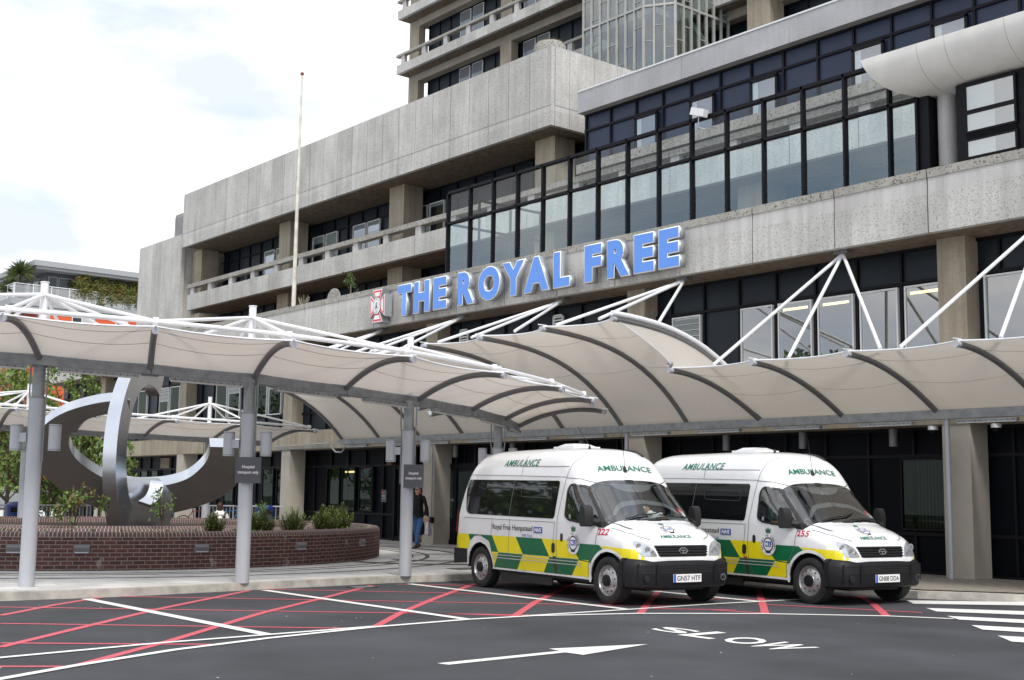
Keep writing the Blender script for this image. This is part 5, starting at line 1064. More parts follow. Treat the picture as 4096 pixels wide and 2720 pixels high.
for lv_ in range(5):
    zt = zf(12.5) - lv_ * 2.9
    for j, (y0, y1, c_) in enumerate(((0, .9, 0 if lv_ == 0 else 1), (.9, 2.7, 1), (2.7, 3.6, 2), (3.6, 4.7, 0), (4.7, 6.5, 1), (6.5, 7.6, 2), (7.6, 9.4, 1), (9.4, 11, 0), (11, 13, 1))):
        if c_ == 1:
            m_ = MB()
            for q in range(8): m_.box(OU - .02, OU + .05, OV + y0, OV + y1, zt - .34 * (q + 1) + .02, zt - .34 * q, M_OR)
            O_(m_, 'orange_panel')
        elif c_ == 2: w = O_(MB().box(OU, OU + .03, OV + y0, OV + y1, zt - 2.4, zt - .2, M_WFRAME), 'window'); sub(MB().box(OU + .03, OU + .04, OV + y0 + .08, OV + y1 - .08, zt - 2.3, zt - .3, M_OD), 'pane', w)
    m_ = MB()
    for q in range(8): m_.box(OU - 9, OU - .6, OV - .05, OV + .02, zt - .34 * (q + 1) + .02, zt - .34 * q, M_OR)
    O_(m_, 'orange_panel')
    for x0 in (2.4, 6): w = O_(MB().box(OU - x0 - 1.2, OU - x0, OV - .1, OV - .055, zt - 2.3, zt - .3, M_WFRAME), 'window'); sub(MB().box(OU - x0 - 1.1, OU - x0 - .1, OV - .12, OV - .1, zt - 2.2, zt - .4, M_OD), 'pane', w)
for i, y0 in enumerate((2.9, 4.6, 6.2, 7.8)):
    px_ = empty('roof_planter_box', (OU - .45, OV + y0 + .7, zf(13.12)), '%s white planter box from the left on the roof terrace' % ORD[i], 'planter', 'white planter boxes on the roof terrace')
    m_ = MB()
    for q in range(3): m_.box(-.45, .45, -.68, .68, .18 * q, .18 * q + .165, M_WFRAME)
    m_.build('box', px_)
    bm_ = MB(); leaves(bm_, (OU + .0, OV + y0 + .7, zf(14.05)), (.5, .95, 1.15), 4200, .15, [mat('bamboo_leaf', (.16, .17, .03), .7), mat('bamboo_leaf2', (.085, .13, .03), .7), mat('bamboo_leaf3', (.22, .16, .04), .7)], up=.4)
    tag(bm_.build('terrace_bamboo'), '%s bamboo bush from the left in a white box on the roof terrace' % ORD[i], 'bush', 'bamboo bushes on the roof terrace')
def palm(x, y, z, h, r_, lb_):
    e = empty('cordyline_palm', (x, y, z), lb_, 'palm', 'spiky palms on the roof terrace'); MB().tube([(0, 0, 0), (.05, 0, h)], [.12, .08], M_BARK, 8).build('trunk', e); m_ = MB(); gm = [mat('palm_leaf', (.07, .105, .03), .6), mat('palm_leaf2', (.12, .14, .05), .6)]
    for i in range(220):
        a = random.uniform(0, 6.28); el = random.uniform(-.5, 1.5); d = Vector((math.cos(a) * math.cos(el), math.sin(a) * math.cos(el), math.sin(el))); s_ = d.cross(Vector((0, 0, 1.01))).normalized() * .04; b_ = Vector((.05, 0, h)); l = r_ * random.uniform(.7, 1.1)
        m_.add([b_ - s_, b_ + s_, b_ + d * l * .6 + s_, b_ + d * l + Vector((0, 0, -.15 * r_)), b_ + d * l * .6 - s_], [(0, 1, 2, 3, 4)], random.choice(gm))
    m_.build('crown', e)
palm(OU - .4, OV - 1.6, zf(13.12), 2.2, 1.35, 'tall spiky palm at the corner of the roof terrace'); palm(OU - 2.4, OV - 1.6, zf(13.12), 1.1, 1.4, 'shorter spiky palm left of the tall one on the roof terrace')

# tall trees across the road behind and left of the photographer: seen only as reflections in the glass
for i, (x, y, h, r_) in enumerate(((-72, -26, 10, 5), (-58, -13, 10, 5), (-46, -5, 9, 4.5), (-48, -22, 11, 6), (-34, -26, 9, 5), (-62, -3, 11, 5))):
    tree(x, y, h, r_, 2200, .6, [G1, G3, G2, G4], '%s tall street tree from the left across the road behind the photographer' % ORD[i], trunk=.25, group='street trees behind the photographer', name='street_tree')
# ------------------------------------------------------------------ ambulances
# local axes: x forward from the rear axle, y to the left, z up
ZT = [(-.95, .60), (-.91, .95), (-.86, 1.3), (-.81, 1.55), (-.72, 1.86), (-.62, 2.10), (-.50, 2.27), (-.36, 2.37), (-.2, 2.41), (0, 2.425), (1.6, 2.44), (2.2, 2.43), (2.5, 2.395), (2.72, 2.30), (2.86, 2.15), (2.96, 1.98), (3.02, 1.88), (3.62, 1.295), (3.68, 1.255), (3.9, 1.185), (4.1, 1.095), (4.22, 1.02), (4.31, .93), (4.36, .85), (4.39, .76), (4.41, .66)]
WX = [(-.95, .90), (-.90, .955), (-.8, .98), (-.5, .992), (3.2, .992), (3.6, .975), (3.9, .962), (4.1, .94), (4.25, .885), (4.34, .80), (4.41, .66)]
ZB = [(-.95, .50), (-.5, .40), (.4, .37), (3.3, .34), (4.41, .45)]
def interp(T_, x):
    if x <= T_[0][0]: return T_[0][1]
    for a, b in zip(T_[:-1], T_[1:]):
        if x <= b[0]: return a[1] + (b[1] - a[1]) * (x - a[0]) / (b[0] - a[0])
    return T_[-1][1]
ZTs = []                                  # smoothed roof line
for i in range(270):
    x = -.95 + i * .02; x = min(x, 4.41); w = .035 if x < 4.0 else .015; ZTs.append((x, sum(interp(ZT, min(4.41, max(-.95, x + d * w))) for d in (-2, -1, 0, 1, 2)) / 5))
ME = 3.6
def NEx(x): return 13.0 if x < 2.4 else 13.0 - 4.0 * min(1, (x - 2.4) / .8)
def side_y(x, z):
    zt, zb = interp(ZTs, x), interp(ZB, x); r_ = min(1, max(0, (z - zb) / (zt - zb))); low = max(0, .62 - z) * .09
    return interp(WX, x) * (1 - r_ ** NEx(x)) ** (1 / ME) * (1 - .085 * max(0, z - 1.25)) - low
def top_z(x, y):
    zt, zb = interp(ZTs, x), interp(ZB, x); z = zt
    for _ in range(5): w = interp(WX, x) * (1 - .085 * max(0, z - 1.25)); q = min(1, abs(y) / w); z = zb + (zt - zb) * (1 - q ** ME) ** (1 / NEx(x))
    return z
def front_x(y, z):
    lo, hi = 2.6, 4.42
    for _ in range(28):
        m_ = (lo + hi) / 2
        if z <= top_z(m_, y) and abs(y) <= interp(WX, m_): lo = m_
        else: hi = m_
    return lo
M_VAN = mat('van_white', (.80, .81, .83), .16, spec=.6)
_b = M_VAN.node_tree.nodes['Principled BSDF']; _t = M_VAN.node_tree; _g = N(_t, 'ShaderNodeTexCoord'); _n = N(_t, 'ShaderNodeTexNoise'); _n.inputs['Scale'].default_value = 4; _n.inputs['Detail'].default_value = 9; _n.inputs['Roughness'].default_value = .7
_s = N(_t, 'ShaderNodeSeparateXYZ'); _r = N(_t, 'ShaderNodeMapRange'); _r.inputs[1].default_value = 1.0; _r.inputs[2].default_value = .35; _r.inputs[3].default_value = .10; _r.inputs[4].default_value = .85
_q = N(_t, 'ShaderNodeMapRange'); _q.inputs[1].default_value = .42; _q.inputs[2].default_value = .72; _u = N(_t, 'ShaderNodeMath', operation='MULTIPLY'); _m = N(_t, 'ShaderNodeMix', data_type='RGBA'); _m.inputs[6].default_value = (.80, .81, .83, 1); _m.inputs[7].default_value = (.42, .39, .35, 1)
for _a, _c in ((_g.outputs['Object'], _n.inputs[0]), (_g.outputs['Object'], _s.inputs[0]), (_s.outputs[2], _r.inputs[0]), (_n.outputs[0], _q.inputs[0]), (_r.outputs[0], _u.inputs[0]), (_q.outputs[0], _u.inputs[1]), (_u.outputs[0], _m.inputs[0]), (_m.outputs[2], _b.inputs['Base Color'])): _t.links.new(_a, _c)
_b.inputs['Coat Weight'].default_value = .6; _b.inputs['Coat Roughness'].default_value = .05
M_YEL = mat('livery_yellow', (.78, .66, .010), .30, var=.05); M_GRN = mat('livery_green', (.004, .125, .050), .28, var=.05); M_VTXT = mat('lettering_green', (.005, .16, .10), .4); M_VBLK = mat('lettering_black', (.012, .012, .014), .4); M_VBLU = mat('lettering_blue', (.01, .07, .40), .4); M_VRED = mat('lettering_red', (.55, .012, .05), .4)
M_TRIM = mat('bumper_plastic', (.009, .0095, .012), .55, spec=.3, var=.15, vscale=10); M_TINT = mat('tinted_glass', (.006, .007, .008), .03, spec=.8); M_CLR = glassy('van_glass', (.74, .80, .78), .12); M_CHR = mat('chrome', (.75, .75, .76), .12, 1.); M_RIM = mat('wheel_silver', (.46, .455, .46), .35, .7, var=.1, vscale=20); M_GAP = mat('shut_line', (.12, .12, .13), .6); M_CAB = mat('cab_grey', (.07, .075, .08), .8); M_LAMP = mat('lamp_clear', (.62, .64, .66), .10, .55); M_SEAT = mat('seat_blue', (.01, .03, .10), .8, var=.6, vscale=30)
def drape(mb, poly, fn, mt, step=.05, fs=None):
    """cut a flat outline into small cells and lay it on the body"""
    bm = bmesh.new(); vs = [bm.verts.new((p[0], p[1], 0)) for p in poly]
    if fs is None: bm.faces.new(vs)
    else:
        for f in fs:
            try: bm.faces.new([vs[i] for i in f])
            except ValueError: pass
    for ax in (0, 1):
        lo = min(p[ax] for p in poly); hi = max(p[ax] for p in poly); k = math.ceil(lo / step + 1e-6)
        while k * step < hi - 1e-6:
            no = (1, 0, 0) if ax == 0 else (0, 1, 0); bmesh.ops.bisect_plane(bm, geom=list(bm.verts) + list(bm.edges) + list(bm.faces), plane_co=(k * step, 0, 0) if ax == 0 else (0, k * step, 0), plane_no=no, dist=1e-5); k += 1
    bm.verts.index_update(); mb.add([fn(v.co.x, v.co.y) for v in bm.verts], [tuple(v.index for v in f.verts) for f in bm.faces], mt); bm.free()
def SR(eps):  # right-hand (driver) side, seen in the picture
    return lambda x, z: (x, -side_y(x, z) - eps, z)
def SL(eps): return lambda x, z: (x, side_y(x, z) + eps, z)
def TP(eps):   # top surfaces, pushed out along the rough normal
    def f(x, y):
        z = top_z(x, y); dz = (top_z(x + .02, y) - top_z(x - .02, y)) / .04; n = Vector((-dz, (top_z(x, y - .02) - top_z(x, y + .02)) / .04, 1)).normalized(); return (x + n.x * eps, y + n.y * eps, z + n.z * eps)
    return f
def FR(eps): return lambda y, z: (front_x(y, z) + eps, y, z)
def rounded(pts, r_=.05, n=4):
    out = []; m_ = len(pts)
    for i in range(m_):
        a, b, c = Vector(pts[i - 1]), Vector(pts[i]), Vector(pts[(i + 1) % m_]); ra = min(r_, (a - b).length * .45, (c - b).length * .45); p = b + (a - b).normalized() * ra; q = b + (c - b).normalized() * ra
        for k in range(n + 1): t = k / n; out.append(tuple((p * (1 - t) ** 2 + b * 2 * t * (1 - t) + q * t * t)))
    return out
def ringpoly(mb, pts, w, fn, mt):
    """band along a closed outline, inside it"""
    m_ = len(pts); c = Vector((sum(p[0] for p in pts) / m_, sum(p[1] for p in pts) / m_)); inn = []
    for i in range(m_):
        a, b, d = Vector(pts[i - 1]), Vector(pts[i]), Vector(pts[(i + 1) % m_]); t = (d - a).normalized(); nn = Vector((-t.y, t.x)); nn = nn if nn.dot(c - b) > 0 else -nn; inn.append(b + nn * w)
    vs = [fn(*p) for p in pts] + [fn(*p) for p in inn]; mb.add(vs, [(i, (i + 1) % m_, m_ + (i + 1) % m_, m_ + i) for i in range(m_)], mt)
def inside(p, poly):
    r_ = False; j = len(poly) - 1
    for i in range(len(poly)):
        if (poly[i][1] > p[1]) != (poly[j][1] > p[1]) and p[0] < (poly[j][0] - poly[i][0]) * (p[1] - poly[i][1]) / (poly[j][1] - poly[i][1]) + poly[i][0]: r_ = not r_
        j = i
    return r_
DOORW = rounded([(2.63, 1.30), (2.66, 1.74), (2.74, 1.83), (3.02, 1.80), (3.22, 1.62), (3.50, 1.30), (3.52, 1.17), (3.2, 1.19), (2.75, 1.235)], .07)
WS = rounded([(3.03, -.835), (3.64, -.915), (3.70, 0), (3.64, .915), (3.03, .835), (3.02, 0)], .05, 3)
REARW = rounded([(-.60, 1.90), (2.44, 1.87), (2.34, 1.255), (-.42, 1.285), (-.53, 1.34)], .06)
def body_mesh():
    xs = []; x = -.95
    while x < 4.405: xs.append(x); x += .03 if -.2 < x < 2.55 else .015
    xs.append(4.41); NS = 64; NT = 26; rows = []; mb = MB()
    for x in xs:
        zt, zb, w = interp(ZTs, x), interp(ZB, x), interp(WX, x); zc = zb + (zt - zb) * .93; r_ = []
        half = [(side_y(x, zb + (zc - zb) * k / NS), zb + (zc - zb) * k / NS) for k in range(NS + 1)]; yc = half[-1][0]
        half += [(yc * (1 - k / NT), top_z(x, yc * (1 - k / NT))) for k in range(1, NT + 1)]
        r_ = [(x, -y, z) for y, z in half] + [(x, y, z) for y, z in half[:-1][::-1]]; rows.append(r_)
    n = len(rows[0]); vs = [p for r_ in rows for p in r_]; fs = []
    for i in range(len(rows) - 1):
        for k in range(n - 1):
            P4 = (i * n + k, (i + 1) * n + k, (i + 1) * n + k + 1, i * n + k + 1); c = [sum(vs[j][q] for j in P4) / 4 for q in range(3)]
            if abs(c[1]) > .6 and c[2] < 1.1 and (math.hypot(c[0], c[2] - .36) < .43 or math.hypot(c[0] - 3.78, c[2] - .36) < .43): continue
            if 1.15 < c[2] < 1.86 and k < NS or k > n - NS - 2:
                if inside((c[0], c[2]), DOORW) and abs(c[1]) > .6: continue
            if k >= NS - 3 and k <= n - NS + 2 and inside((c[0], c[1]), WS) and c[2] > 1.22: continue
            fs.append(P4)
    fs.append(tuple(range(n))); fs.append(tuple(range((len(rows) - 1) * n, len(rows) * n)))
    mb.add(vs, fs, M_VAN); return mb
def arch_pts(cx_, r_, a0, a1, n=24): return [(cx_ + r_ * math.cos(math.radians(a0 + (a1 - a0) * k / n)), .36 + r_ * math.sin(math.radians(a0 + (a1 - a0) * k / n))) for k in range(n + 1)]
def vband(mb, pts, w, fn, mt):   # open band of width w around polyline centre
    a = offs(pts, w / 2); b = offs(pts, -w / 2); vs = [fn(*p) for p in a] + [fn(*p) for p in b]; m_ = len(pts); mb.add(vs, [(i, i + 1, m_ + i + 1, m_ + i) for i in range(m_ - 1)], mt)
def text_fit(mb, s, fn, x0, x1, z0, z1, mt, step=.05, **k):
    vs, fs = textpoly(s, **k); pts = [(x0 + a * (x1 - x0), z0 + b * (z1 - z0)) for a, b in vs]; mb.add([fn(*p) for p in pts], fs, mt)
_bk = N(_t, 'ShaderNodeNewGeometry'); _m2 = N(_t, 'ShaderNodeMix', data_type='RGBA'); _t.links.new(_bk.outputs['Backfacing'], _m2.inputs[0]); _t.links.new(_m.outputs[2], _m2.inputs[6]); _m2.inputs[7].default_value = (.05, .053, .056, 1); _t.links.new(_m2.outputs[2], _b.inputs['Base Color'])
def build_van(vid, reg, loc, rz, label, driver):
    e = empty('ambulance', loc, label, 'ambulance', 'patient transport ambulances', rz)
    def A(mb, name, smooth=False, parent=None): o = mb.build(name, parent or e, smooth, keep=False); return o
    body = A(body_mesh(), 'body', True)
    # livery
    for F_, mir in ((SR(.004), 0), (SL(.004), 1)):
        y_ = MB(); g_ = MB(); TOPZ, MID, BOT = .925, .645, .375; cl_ = lambda p: p
        up = [(-.93, -.42, -.05, 'y', 0), (-.42, .40, .25, 'g', .0), (.40, 1.18, .23, 'y', .0), (1.18, 1.98, .24, 'g', 0), (1.98, 2.98, .24, 'y', 0)]
        def upper(a, b, da, db, m_): drape(m_, [(a, TOPZ), (b, TOPZ), (b + db, MID), (a + da, MID)], F_, M_YEL if m_ is y_ else M_GRN, .06)
        upper(-.93, -.42, 0, .0, y_) if False else drape(y_, [(-.945, TOPZ), (-.42, TOPZ), (-.36, .80), (-.43, .66), (-.945, .66)], F_, M_YEL, .06)
        drape(g_, [(-.42, TOPZ), (.40, TOPZ), (.62, MID), (.40, MID), (.30, .82), (0, .93 - .02), (-.2, .90), (-.36, .81)], F_, M_GRN, .06)
        upper(.40, 1.18, .22, .23, y_); upper(1.18, 1.98, .23, .24, g_); upper(1.98, 2.80, .24, .26, y_)
        drape(g_, [(2.80, TOPZ - .035), (3.56, .885), (3.68, .80), (3.46, .72), (3.36, .60), (3.30, .61), (3.06, MID - .02)], F_, M_GRN, .06)
        if mir == 0 or True:
            drape(y_, [(3.60, .875), (4.30, .845), (4.385, .70), (4.34, .685), (4.1, .705), (4.02, .78), (3.78, .835), (3.70, .80)], F_, M_YEL, .04)
        lo = [(.30, .63, .45, .40), (.63, 1.41, .45, 1.21), (1.41, 2.22, 1.21, 2.02), (2.22, 3.05, 2.02, 2.83), (3.05, 3.31, 2.83, 3.29)]
        for i, (a, b, c, d) in enumerate(lo):
            m_ = y_ if i % 2 == 0 else g_; poly = [(a, MID - .006), (b, MID - .006), (d, BOT), (c if i else .42, BOT)] if i else [(.40, MID), (.63, MID - .006), (.45, BOT), (.42, BOT)]
            drape(m_, poly, F_, M_YEL if m_ is y_ else M_GRN, .06)
        A(y_, 'yellow_band'); A(g_, 'green_band')
    # arch lips, sill and rubbing strips
    for F_ in (SR(.010), SL(.010)):
        t_ = MB()
        for cx_ in (0, 3.78): vband(t_, arch_pts(cx_, .455, 178, 2) if cx_ == 0 else arch_pts(cx_, .455, 186, 20), .045, F_, M_VAN)
        A(t_, 'arch_lip')
    for F_ in (SR(.012), SL(.012)):
        t_ = MB()
        for z in (.60, .55): vband(t_, [(.42 + .1 * k, z - (.0 if k < 27 else .02)) for k in range(28)], .014, F_, mat('strip_grey', (.45, .46, .47), .4))
        vband(t_, [(.42 + .1 * k, .365) for k in range(29)], .03, F_, M_VAN)
        A(t_, 'side_strip')
    # shut lines
    s_ = MB()
    for F_ in (SR(.0065), SL(.0065)):
        for pts in ([(2.60, 1.92), (2.52, 1.6), (2.44, 1.27), (2.41, .9), (2.43, .61), (2.52, .38)], [(2.60, 1.92), (2.9, 1.90), (3.08, 1.82), (3.30, 1.62), (3.54, 1.34), (3.55, 1.2), (3.50, 1.05), (3.47, .86), (3.37, .68), (3.30, .60), (3.28, .38)], [(.40, 1.22), (.36, .9), (.42, .4)], [(.98, 1.23), (.96, .9), (.94, .40)], [(2.36, 1.20), (2.32, .9), (2.33, .38)],
                    [(-.5, 1.985), (1.0, 1.96), (2.6, 1.93)], [(1.22, 2.12), (2.60, 2.10)], [(1.24, 1.96), (1.25, 2.3)], [(2.60, 1.93), (2.66, 2.2), (2.66, 2.32)], [(-.6, 1.215), (1.0, 1.205), (2.36, 1.20)], [(3.55, 1.2), (3.66, 1.22), (3.98, 1.13)]):
            dense = []
            for a, b in zip(pts[:-1], pts[1:]):
                for k in range(8): dense.append((a[0] + (b[0] - a[0]) * k / 8, a[1] + (b[1] - a[1]) * k / 8))
            dense.append(pts[-1]); vband(s_, dense, .009, F_, M_GAP)
    F_ = TP(.006); hood = [(3.74, -.86), (4.0, -.80), (4.18, -.66), (4.25, -.52)]
    for sg in (-1, 1):
        dense = []; pts = [(a, b * sg) for a, b in hood]
        for a, b in zip(pts[:-1], pts[1:]):
            for k in range(6): dense.append((a[0] + (b[0] - a[0]) * k / 6, a[1] + (b[1] - a[1]) * k / 6))
        dense.append(pts[-1]); vband(s_, dense, .010, F_, M_GAP)
    A(s_, 'shut_lines')
    # glass
    for F_, nm_ in ((SR(.006), 'r'), (SL(.006), 'l')):
        gm_ = MB(); drape(gm_, REARW, F_, M_TINT, .08); o = A(gm_, 'side_window', True)
        d_ = MB(); vband(d_, [(1.06, 1.86), (1.0, 1.55), (.96, 1.27)], .016, SR(.009) if nm_ == 'r' else SL(.009), M_GAP); d_.add([], [], M_GAP)
        ringpoly(d_, rounded([(1.28, 1.60), (2.22, 1.58), (2.24, 1.76), (1.30, 1.78)], .08), .012, SR(.010) if nm_ == 'r' else SL(.010), mat('vent_line', (.05, .05, .05), .3)); sub(d_, 'divider', o)
        gm_ = MB(); drape(gm_, DOORW, F_, M_CLR, .06); o = A(gm_, 'door_window', True)
        d_ = MB(); ringpoly(d_, DOORW, .035, SR(.009) if nm_ == 'r' else SL(.009), M_BLACK); sub(d_, 'seal', o)
        if nm_ == 'r':
            bx = MB(); bx.add([(2.72, -.965, 1.27), (2.77, -.965, 1.27), (2.77, -.965, 1.33), (2.72, -.965, 1.33)], [(0, 1, 2, 3)], M_WHITE); sub(bx, 'sticker', o)
    gm_ = MB(); drape(gm_, WS, TP(.006), M_CLR, .06); o = A(gm_, 'windscreen', True)
    d_ = MB(); ringpoly(d_, WS, .05, TP(.009), M_BLACK); sub(d_, 'seal', o)
    for pts in ([(3.66, -.55, 0), (3.60, -.25, 0), (3.57, .10, 0), (3.52, .28, 0)], [(3.66, .05, 0), (3.62, .35, 0), (3.60, .70, 0)]):
        d_ = MB(); f_ = TP(.03); d_.tube([f_(p[0], p[1]) for p in pts], .011, M_BLACK, 5); A(d_, 'wiper')
    for (y0, z0, c_) in ((.66, 3.50, M_RED), (.70, 3.53, M_WHITE)):
        st_ = MB(); f_ = TP(.002); st_.add([f_(z0, y0), f_(z0, y0 + .08), f_(z0 - .08, y0 + .07), f_(z0 - .08, y0)], [(0, 1, 2, 3)], c_); sub(st_, 'sticker', o)
    # cab interior
    c_ = MB().box(2.25, 2.29, -.85, .85, .5, 1.85, M_CAB).box(2.3, 4.0, -.86, .86, .42, .5, M_CAB)
    c_.add([(3.18, -.84, .95), (3.18, .84, .95), (3.30, .84, 1.20), (3.30, -.84, 1.20), (3.66, .86, 1.22), (3.66, -.86, 1.22), (3.66, .86, .8), (3.66, -.86, .8)], [(0, 1, 2, 3), (3, 2, 4, 5), (0, 3, 5, 7), (1, 6, 4, 2)], M_CAB)
    ci = A(c_, 'dashboard')
    for y in (-.45, .25, .62):
        s2 = MB().box(2.50, 2.98, y - .23 * (.8 if y > 0 else 1), y + .23 * (.8 if y > 0 else 1), .82, .96, M_SEAT); s2.add([(2.50, y - .2, .9), (2.50, y + .2, .9), (2.34, y + .18, 1.50), (2.34, y - .18, 1.50), (2.62, y - .2, .9), (2.62, y + .2, .9), (2.45, y + .17, 1.50), (2.45, y - .17, 1.5)], [(0, 3, 2, 1), (4, 5, 6, 7), (2, 3, 7, 6), (0, 4, 7, 3), (1, 2, 6, 5)], M_SEAT).box(2.36, 2.44, y - .11, y + .11, 1.53, 1.70, M_SEAT); A(s2, 'seat')
    s2 = MB(); s2.tube([(3.12 + .08 * math.sin(a), -.45 + .16 * math.cos(a), 1.16 + .12 * math.sin(a)) for a in [6.2832 * k / 20 for k in range(21)]], .014, M_BLACK, 6, False).tube([(3.12, -.45, 1.22), (3.3, -.45, 1.1)], .03, M_BLACK, 8).box(3.11, 3.14, -.62, -.28, 1.205, 1.235, M_BLACK); A(s2, 'steering_wheel', True)
    # front bumper: follows the nose in plan
    bp2 = []; PR = [(-.03, .27), (.01, .30), (.035, .44), (.035, .58), (.015, .655), (-.03, .70), (-.12, .715)]; ys = [-1 + 2 * k / 48 for k in range(49)]; vs = []
    def bx_(t): a = abs(t); return 4.445 - .05 * a ** 2 - .24 * a ** 10
    pl = [(bx_(t), t * .985) for t in ys]; pl = [(4.22, -.995), (4.14, -1.0)][::-1] + pl + [(4.22, .995), (4.14, 1.0)]; pl[0], pl[1] = (4.12, -1.0), (4.20, -.998)
    for i, (x, y) in enumerate(pl):
        a = Vector(pl[max(i - 1, 0)]); b = Vector(pl[min(i + 1, len(pl) - 1)]); t = (b - a).normalized(); n_ = Vector((t.y, -t.x))
        if i < 2: n_ = Vector((0, -1))
        for o_, z in PR:
            if i < 2 or i > len(pl) - 3: o_ = min(o_, .012)
            z2 = z - (.02 if z > .6 else 0) + (.03 * max(0, abs(y) - .55) / .45 if z > .6 else 0); vs.append((x + n_.x * o_, y + n_.y * o_, z2))
    m_ = len(PR); nb = len(pl); bm_ = MB().add(vs, [(i * m_ + k, (i + 1) * m_ + k, (i + 1) * m_ + k + 1, i * m_ + k + 1) for i in range(nb - 1) for k in range(m_ - 1)], M_TRIM); bo_ = A(bm_, 'front_bumper', True)
    d_ = MB(); fx = lambda y: bx_(y / .985) + .037
    for (y0, y1, z0, z1) in ((-.50, .50, .50, .61), (-.82, -.60, .50, .62), (.60, .82, .50, .62)):
        n_ = 8; d_.add([(fx(y0 + (y1 - y0) * k / n_) + .0015, y0 + (y1 - y0) * k / n_, z) for k in range(n_ + 1) for z in (z0, z1)], [(2 * k, 2 * k + 2, 2 * k + 3, 2 * k + 1) for k in range(n_)], M_BLACK)
        for q in range(3): z = z0 + .025 + .035 * q; d_.add([(fx(y0 + (y1 - y0) * k / n_) + .004, y0 + (y1 - y0) * k / n_, zz) for k in range(n_ + 1) for zz in (z, z + .012)], [(2 * k, 2 * k + 2, 2 * k + 3, 2 * k + 1) for k in range(n_)], M_TRIM)
    for sg in (-1, 1):
        for yy in (.56, .86): d_.add([(fx(yy * sg) + .012, (yy - .02) * sg, .36), (fx(yy * sg) + .012, (yy + .02) * sg, .38), (fx(yy * sg) + .012, (yy + .02) * sg, .64), (fx(yy * sg) + .012, (yy - .02) * sg, .64)], [(0, 1, 2, 3)], M_TRIM)
    sub(d_, 'air_intake', bo_)
    for sg in (-1, 1):
        d_ = MB(); x0 = fx(.74 * sg) - .02; d_.tube([(x0, .74 * sg, .42), (x0 + .035, .74 * sg, .42)], .052, M_BLACK if sg < 0 else M_CHR, 14).tube([(x0 + .03, .74 * sg, .42), (x0 + .037, .74 * sg, .42)], .04, M_BLACK, 14); sub(d_, 'fog_lamp', bo_)
    npl = MB().box(4.482, 4.493, -.27, .27, .36, .48, M_WHITE).box(4.493, 4.4945, -.268, -.225, .362, .478, mat('plate_blue', (.01, .12, .55), .4))
    text_on(npl, reg, lambda a, b: (4.4955, -.205 + a * .455, .382 + b * .075), M_VBLK, bold=.012); A(npl, 'number_plate')
    # grille, badge, headlamps
    gr_ = MB(); drape(gr_, rounded([(-.52, .905), (.52, .905), (.455, .735), (-.455, .735)], .02), FR(.004), M_BLACK, .06)
    for z in (.765, .805, .845, .88): w = .46 + (z - .735) * .35; gr_.tube([(front_x(-w + 2 * w * k / 12, z) + .012, -w + 2 * w * k / 12, z) for k in range(13)], .011, M_TRIM, 6)
    go = A(gr_, 'grille', True); bd = MB(); hx = front_x(0, .82) + .03
    bd.tube([(hx, .085 * math.cos(a), .825 + .045 * math.sin(a)) for a in [6.2832 * k / 6 for k in range(7)]], .007, M_GALV, 6, False).tube([(hx, -.05, .83), (hx, .05, .83)], .007, M_GALV, 6).tube([(hx, 0, .83), (hx, 0, .79)], .007, M_GALV, 6); sub(bd, 'emblem', go, True)
    for sg in (-1, 1):
        hl = MB(); poly = rounded([(a * sg, b) for a, b in ((.50, .745), (.56, .88), (.66, .945), (.80, .985), (.84, .94), (.83, .84), (.76, .745))], .03); drape(hl, poly, FR(.006), M_LAMP, .05); ho_ = A(hl, 'headlight', True)
        r2 = MB()
        for (yy, zz, rr_) in ((.66, .83, .060), (.78, .885, .055), (.585, .80, .035)):
            x0 = front_x(yy * sg, zz); r2.tube([(x0 + .006, yy * sg, zz), (x0 + .012, yy * sg, zz)], rr_, M_LAMP, 14).tube([(x0 + .012, yy * sg, zz), (x0 + .0125, yy * sg, zz)], rr_ * .72, mat('lamp_inner', (.50, .51, .53), .15, .6), 14)
        sub(r2, 'reflector', ho_, True); r2 = MB(); drape(r2, poly, FR(.016), glassy('lens_cover', (.92, .93, .95), .08) if 'lens_cover' not in MATS else MATS['lens_cover'], .06); sub(r2, 'lens', ho_, True)
    # rear bumper and underside
    rbm = MB(); prof_ = [(-.99, -.90), (-1.0, -.5), (-1.0, .5), (-.99, .90)]
    rbm.add([(-1.0, -.80, .38), (-1.0, .80, .38), (-1.02, .84, .66), (-1.02, -.84, .66), (-.94, -.995, .38), (-.94, .995, .38), (-.93, 1.0, .66), (-.93, -1.0, .66), (-.46, -1.0, .42), (-.46, 1.0, .42), (-.46, 1.0, .66), (-.46, -1.0, .66)], [(0, 1, 2, 3), (4, 0, 3, 7), (1, 5, 6, 2), (8, 4, 7, 11), (5, 9, 10, 6), (3, 2, 6, 10, 11, 7), (0, 4, 8, 9, 5, 1)], M_TRIM); A(rbm, 'rear_bumper')
    un = MB().box(-.6, 4.2, -.55, .55, .22, .40, M_BLACK).box(.5, 3.2, -.9, .9, .30, .36, M_BLACK).box(.6, 2.2, -.93, -.90, .18, .30, M_BLACK); A(un, 'underside')
    tl_ = MB(); 
    for sg in (-1, 1): tl_.add([(-.955, .93 * sg, .95), (-.90, .985 * sg, .95), (-.86, .985 * sg, 1.35), (-.92, .93 * sg, 1.35)], [(0, 1, 2, 3)], mat('tail_red', (.30, .01, .01), .2))
    A(tl_, 'tail_light')
